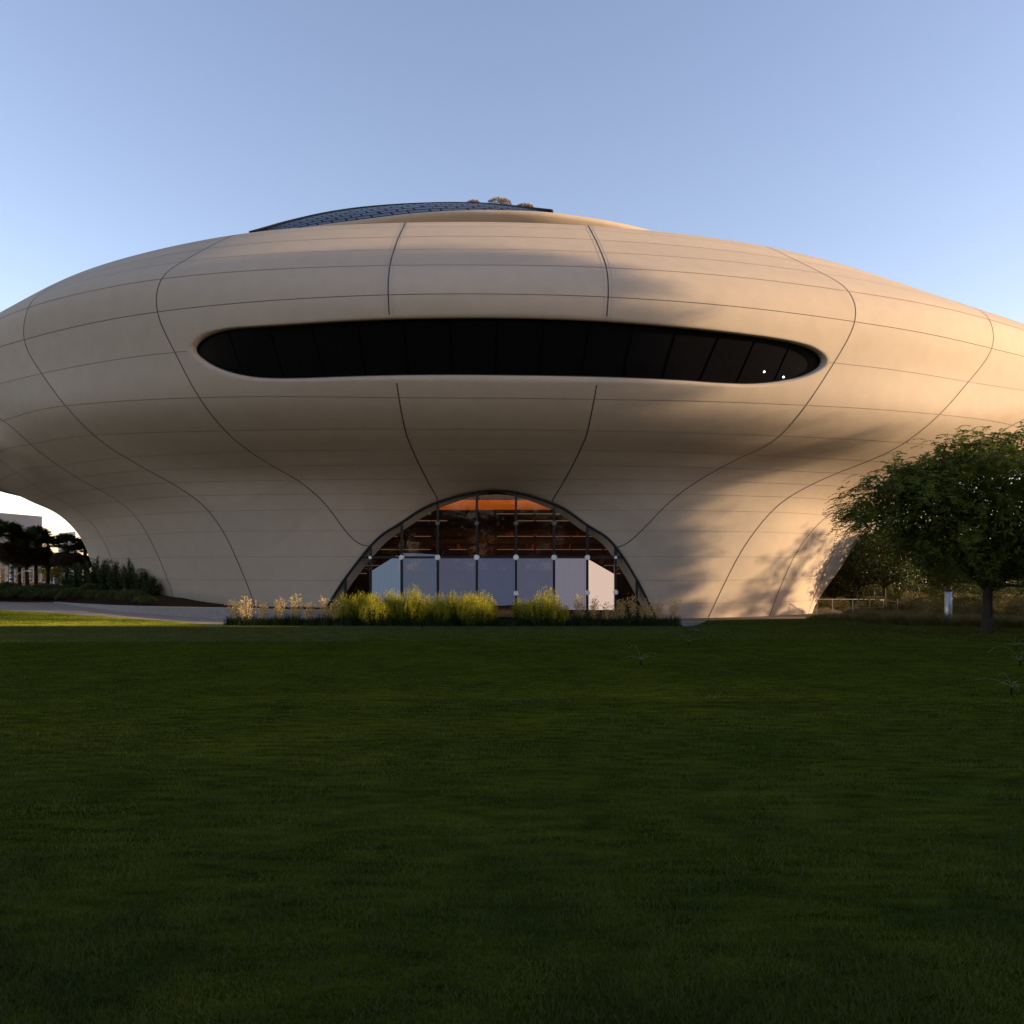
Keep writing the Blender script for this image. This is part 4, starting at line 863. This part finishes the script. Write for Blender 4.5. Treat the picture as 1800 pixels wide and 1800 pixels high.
# ---------------------------------------------------------------- sprinklers
M_water = mat('water_jet', (.38, .42, .44), rough=.3, spec=.3, trans=.5)
def sprinkler_meshes(seed, n=9):
    rs = random.Random(seed); m = MB(); m.tube([(0, 0, -.03), (0, 0, .10), (0, 0, .105), (0, 0, .14), (0, 0, .15)], [.017, .017, .026, .024, .012], 12); body = m.mesh('riser', [M_black], True); jets = []
    for k in range(n):
        a = 2*math.pi*k/n+rs.uniform(-.2, .2); v = rs.uniform(1.6, 3.1); el = math.radians(rs.uniform(16, 38)) if k % 3 else math.radians(rs.uniform(52, 64)); pts = []; T = 2*v*math.sin(el)/9.8*rs.uniform(.75, 1.0)
        for i in range(12):
            t = T*i/11; r = v*math.cos(el)*t; pts.append((math.cos(a)*r, math.sin(a)*r, .15+v*math.sin(el)*t-4.9*t*t))
        m = MB(); m.tube(pts, [.0005+.0009*math.sin(min(1, i/6)*1.57) * (1-.6*i/11) for i in range(12)], 4, cap=False); jets.append(m.mesh('water_jet', [M_water]))
    return body, jets
SM = [sprinkler_meshes(s) for s in (1, 2, 3)]
for k_, (x, y, lab) in enumerate([(1196,1103,'smallest sprinkler, at the right end of the planting bed'),(1227,1117,'sprinkler just right of the end of the bed'),(1211,1138,'sprinkler in the middle of the lawn cluster below the right leg'),(1127,1173,'sprinkler with a looping jet, nearest of the lawn cluster'),(1495,1100,'sprinkler before the grasses, right of the shell leg'),(1625,1117,'sprinkler left of the feathery tree, before the grasses'),(1786,1143,'farthest of the three sprinklers at the right edge'),(1793,1173,'middle of the three sprinklers at the right edge'),(1778,1225,'nearest and largest sprinkler, at the right edge of the lawn')]):
    d = 1.75/((y-1000)/1400-.0335); d = min(d, 44); X = (x-900)/1400*d; t = tag(empty('lawn_sprinkler', (X, d, float(lawn_z(X, d))), k_*.7), 'black pop-up '+lab, 'sprinkler', 'lawn sprinklers')
    body, jets = SM[k_ % 3]; link('riser', body, t)
    for j in jets: link('water_jet', j, t)
# ---------------------------------------------------------------- railing, bollard, posts at the right
M_rail = mat('galvanised_rail', (.45, .40, .36), rough=.35, metal=.3, spec=.5)
r = tag(empty('ramp_railing', ((1440-900)/1400*66, 66, 0)), 'thin metal ramp railing with square posts right of the shell leg', 'railing'); ox, oy = r.location.x, r.location.y
def rp(x, y, d): p = P(x, y, d); return (p[0]-ox, p[1]-oy, p[2])
for x, d in ((1436.5,66),(1463.5,66),(1499,66.5),(1529,67),(1553,67.6),(1578,66)):
    a_ = rp(x, 1054, d); m = MB(); m.box((-.035, -.02, 0), (.035, .02, a_[2]+.02), 0, 0, (a_[0], a_[1], -.0)); o = m.build('post', M_rail, r)
m = MB(); m.tube([rp(1436, 1053.5, 66), rp(1499, 1053.5, 66.5), rp(1529, 1053.5, 67), rp(1555, 1055, 67.6), rp(1578, 1058, 66), rp(1590, 1060, 65)], .028, 8); m.build('handrail', M_rail, r)
m = MB(); m.tube([rp(1489, 1069, 66.4), rp(1529, 1068.5, 67), rp(1560, 1066, 67.6), rp(1578, 1060, 66)], .025, 8); m.build('lower_rail', M_rail, r)
for k_ in range(26):
    x = 1560+k_*.9; a_ = rp(x, 1062, 66.8); m = MB(); m.box((-.008, -.008, .1), (.008, .008, a_[2]-.05), 0, 0, (a_[0], a_[1], 0)); m.build('baluster', M_rail, r)
def bollard(x, d, ytop, w_, label, name='bollard', mt=None, zb=.3):
    X = (x-900)/1400*d; zt_ = CH+(1000-ytop)/1400*d; t = tag(empty(name, (X, d, zb)), label, 'post'); m = MB(); h = zt_-zb
    m.tube([(0, 0, -.3), (0, 0, h-.12)], w_/2, 20); m.build('column', mt or M_steel, t, True); m = MB(); m.tube([(0, 0, h-.12), (0, 0, h-.03), (0, 0, h)], [w_/2*1.06, w_/2*1.06, w_/2*.8], 20); m.build('cap', M_black if mt is None else mt, t); return t
bollard(1667, 48, 1036, .40, 'tall grey round bollard light among the grasses left of the feathery tree')
bollard(97, 82, 1013, .36, 'grey round post in front of the palms at the left')
bollard(1612, 90, 1042, .16, 'thin orange-lit post behind the grasses, left of the bollard', 'slim_post', M_conc, 0)
bollard(1537, 96, 1034, .12, 'thin pale pole under the dark trees behind the railing', 'slim_post', M_steel, 0)
# ---------------------------------------------------------------- street lamp at the left
t = tag(empty('street_lamp', ((20-900)/1400*96, 96, 0)), 'double-armed street lamp with banded pale pole in front of the palms', 'street lamp')
m = MB(); m.tube([(0, 0, 0), (0, 0, 4.4)], [.24, .19], 14); m.build('pole', M_steel, t, True)
m = MB()
for z in (1.6, 2.5, 3.3, 3.9): m.tube([(0, 0, z), (0, 0, z+.18)], .25, 14)
m.build('dark_band', M_black, t)
for sg in (-1, 1):
    m = MB(); m.tube([(sg*.15, 0, 2.7), (sg*.7, 0, 3.2), (sg*1.5, 0, 3.55), (sg*2.1, 0, 3.6)], .05, 8); a_ = m.build('arm', M_steel, t, True)
    m = MB(); m.add([(sg*1.9, -.16, 3.55), (sg*2.85, -.12, 3.50), (sg*2.85, .12, 3.50), (sg*1.9, .16, 3.55), (sg*1.9, -.13, 3.70), (sg*2.8, -.09, 3.57), (sg*2.8, .09, 3.57), (sg*1.9, .13, 3.70)], [(0,3,2,1),(4,5,6,7),(0,1,5,4),(1,2,6,5),(2,3,7,6),(3,0,4,7)]); m.build('lamp_head', M_steel, a_)
# ---------------------------------------------------------------- distant buildings
M_stucco = mat('cream_stucco', (.80, .70, .60), rough=.9, var=.06, scale=.6); M_brick = mat('tan_brick', (.34, .20, .12), rough=.9, var=.1)
M_pane = mat('blue_grey_pane', (.03, .05, .055), rough=.15, spec=.6); M_brightw = mat('bright_render', (.75, .68, .58), rough=.9, var=.04)
def wall_building(name, label, A, B, depth, z1, wins, band=None, mt=None, win_sz=(1.0, 2.6)):
    """facade from A to B (x, y), wins = list of (distance along, sill height)"""
    A = np.array(A, float); B = np.array(B, float); L = np.linalg.norm(B-A); ang = math.atan2(B[1]-A[1], B[0]-A[0]); t = tag(empty(name, (A[0], A[1], 0), ang), label, 'building'); mt = mt or M_stucco
    ww, wh = win_sz; m = MB(); rowsz = sorted(set(z for _, z in wins)); cur = 0
    for z in rowsz:            # wall is built round its openings
        m.box((0, 0, cur), (L, .4, z)); x0 = 0
        for dx in sorted(d for d, q in wins if q == z): m.box((x0, 0, z), (dx, .4, z+wh)); x0 = dx+ww
        m.box((x0, 0, z), (L, .4, z+wh)); cur = z+wh
    m.box((0, 0, cur), (L, .4, z1)); m.box((0, .4, 0), (.4, depth, z1)); m.box((L-.4, .4, 0), (L, depth, z1)); m.box((.4, depth-.4, 0), (L-.4, depth, z1))
    m.build('wall', mt, t); m = MB(); m.box((.4, .4, z1-.5), (L-.4, depth-.4, z1-.3)); m.build('roof', mt, t)
    for dx, z in wins:
        m = MB(); m.box((dx-.05, -.06, z-.12), (dx+ww+.05, -.002, z), 0); m.box((dx, .12, z), (dx+.07, .2, z+wh)); m.box((dx+ww-.07, .12, z), (dx+ww, .2, z+wh)); m.box((dx+.07, .12, z+wh-.07), (dx+ww-.07, .2, z+wh)); m.box((dx+.07, .12, z+.5), (dx+ww-.07, .2, z+.56)); w_ = m.build('window', M_stucco, t)
        m = MB(); m.box((dx+.07, .15, z), (dx+ww-.07, .18, z+wh)); m.build('pane', M_pane, w_)
    if band: m = MB(); m.box((0, -.05, 0), (L, -.003, band)); m.build('brick_base', M_brick, t)
    return t
A = ((-70-900)/1400*141, 141); B = ((74-900)/1400*160, 160); LL = math.hypot(B[0]-A[0], B[1]-A[1])
wins = [(LL-1.6-k*1.75, z) for k in range(10) for z in (1.35, 5.25)]
wall_building('office_building', 'cream office building with two rows of tall windows behind the palms', A, B, 22, 14.4, wins, 1.25, None, (1.02, 2.6))
wall_building('distant_block', 'bright white block glimpsed past the palms beside the shell leg', ((133-900)/1400*265, 265), ((160-900)/1400*265, 270), 20, 16.3, [(1.0, 10), (3.0, 10)], None, M_brightw, (.9, 1.6))
wall_building('distant_block', 'small pale rooftop block left of the bright white block', ((112-900)/1400*290, 290), ((133-900)/1400*290, 292), 16, 16.6, [(1.2, 9)], None, M_stucco, (.9, 1.6))
wall_building('white_building', 'white building with small dark windows seen above the trees right of the shell', ((1440-900)/1400*185, 185), ((1620-900)/1400*200, 200), 25, 16.6, [(k*3.6+1.5, z) for k in range(7) for z in (3.5, 7.5, 12.2)], None, mat('grey_white_render', (.42, .38, .40), rough=.9, var=.05), (1.1, 1.7))
wall_building('white_building', 'low pale building behind the trees at the right edge', ((1590-900)/1400*150, 150), ((1900-900)/1400*160, 160), 22, 9.0, [(k*4+1.5, 3.5) for k in range(8)], None, M_stucco, (1.4, 1.7))
for k_, (x, d, H) in enumerate([(1500,150,8),(1560,160,9),(1640,135,9.5),(1710,140,10),(1775,130,10),(1460,140,6.5)]):
    X = (x-900)/1400*d; make_tree('broadleaf_tree', ['far dark tree below the white building','far dark tree right of the white building','far tree behind the bollard','far tree behind the feathery tree','far tree at the right edge','far low tree at the shell leg curve'][k_], 'tree', (X, d, 0), blobs_round(rs, H*.5, H), H*.3, .2, 3500, .5, L_dark, 300+k_, clump=.5)
for k_, (x, d, H, R) in enumerate([(1452,98,3.2,3.0),(1496,104,4.0,3.6),(1548,102,3.6,3.8),(1600,108,4.2,4.0),(1652,104,4.4,4.0),(1705,110,4.2,4.2),(1760,104,4.6,4.2),(1812,108,4.6,4.4)]):
    rngq = np.random.default_rng(400+k_); c, dd = blob_pts(2600, [(0, 0, H*.45, R, 1.6, H*.5), (R*.4, 0, H*.6, R*.6, 1.4, H*.45)], rngq, .5); c[:, 2] = np.abs(c[:, 2]); V, Fq = quads(c, dd+rngq.normal(size=c.shape)*.6, .42, .2, rngq)
    tag(link('hedge_bush', new_mesh('hedge_bush', V, Fq, [L_dark if k_ % 2 else L_shrub]), None, ((x-900)/1400*d, d, 0)), 'tall dark hedge bush under the far trees, '+['nearest the shell leg','second from the shell leg','behind the thin tree trunk','left of the orange-lit post','left of the grey bollard','right of the grey bollard','right of the feathery tree trunk','at the right edge of the picture'][k_], 'bush')
# ---------------------------------------------------------------- grass blades on the near lawn
rng = np.random.default_rng(5); n = 420000; u = rng.uniform(0, 1, n); Y = 1/(1/2.4-u*(1/2.4-1/34.)); X = rng.uniform(-.72, .72, n)*(Y+1.5); z = lawn_z(X, Y)
patch = np.sin(X*1.7+2*np.sin(Y*.9))*np.sin(Y*2.3+np.sin(X*1.1)); h = (.029+.008*patch+.006*np.sin(X*7+3*np.sin(Y*5))*np.sin(Y*8+2*np.sin(X*4)))*rng.uniform(.6, 1.35, n); a = rng.uniform(0, 6.28, n); ln = rng.normal(size=(n, 2))*.45*h[:, None]
wd = .0022+.00016*Y; s = np.stack([np.cos(a)*wd, np.sin(a)*wd, 0*a], 1); b = np.stack([X, Y, z-.004], 1); tip = b+np.stack([ln[:, 0], ln[:, 1], h], 1)
V = np.stack([b-s, b+s, tip], 1).reshape(-1, 3)
gm2 = leafmat('sunlight_tinted_blade', (.12, .15, .006), (.28, .29, .012), .4, .8)  # sunlight put into the blade colour for the lit strip of lawn
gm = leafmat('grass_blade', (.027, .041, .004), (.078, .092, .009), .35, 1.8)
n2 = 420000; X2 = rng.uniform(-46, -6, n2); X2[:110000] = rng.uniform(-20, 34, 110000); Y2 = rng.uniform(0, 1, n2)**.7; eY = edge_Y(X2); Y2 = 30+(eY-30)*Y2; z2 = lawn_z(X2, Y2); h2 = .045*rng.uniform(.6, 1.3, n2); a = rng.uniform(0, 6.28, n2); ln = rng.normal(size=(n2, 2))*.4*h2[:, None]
gmi = np.concatenate([np.zeros(n, int), (rng.uniform(0, 1, n2) < np.clip((Y2-44.8)/2, 0, 1)*np.clip((-9-X2)/4, 0, 1)).astype(int)])  # brighter blades only where the sunlit strip lies, far left
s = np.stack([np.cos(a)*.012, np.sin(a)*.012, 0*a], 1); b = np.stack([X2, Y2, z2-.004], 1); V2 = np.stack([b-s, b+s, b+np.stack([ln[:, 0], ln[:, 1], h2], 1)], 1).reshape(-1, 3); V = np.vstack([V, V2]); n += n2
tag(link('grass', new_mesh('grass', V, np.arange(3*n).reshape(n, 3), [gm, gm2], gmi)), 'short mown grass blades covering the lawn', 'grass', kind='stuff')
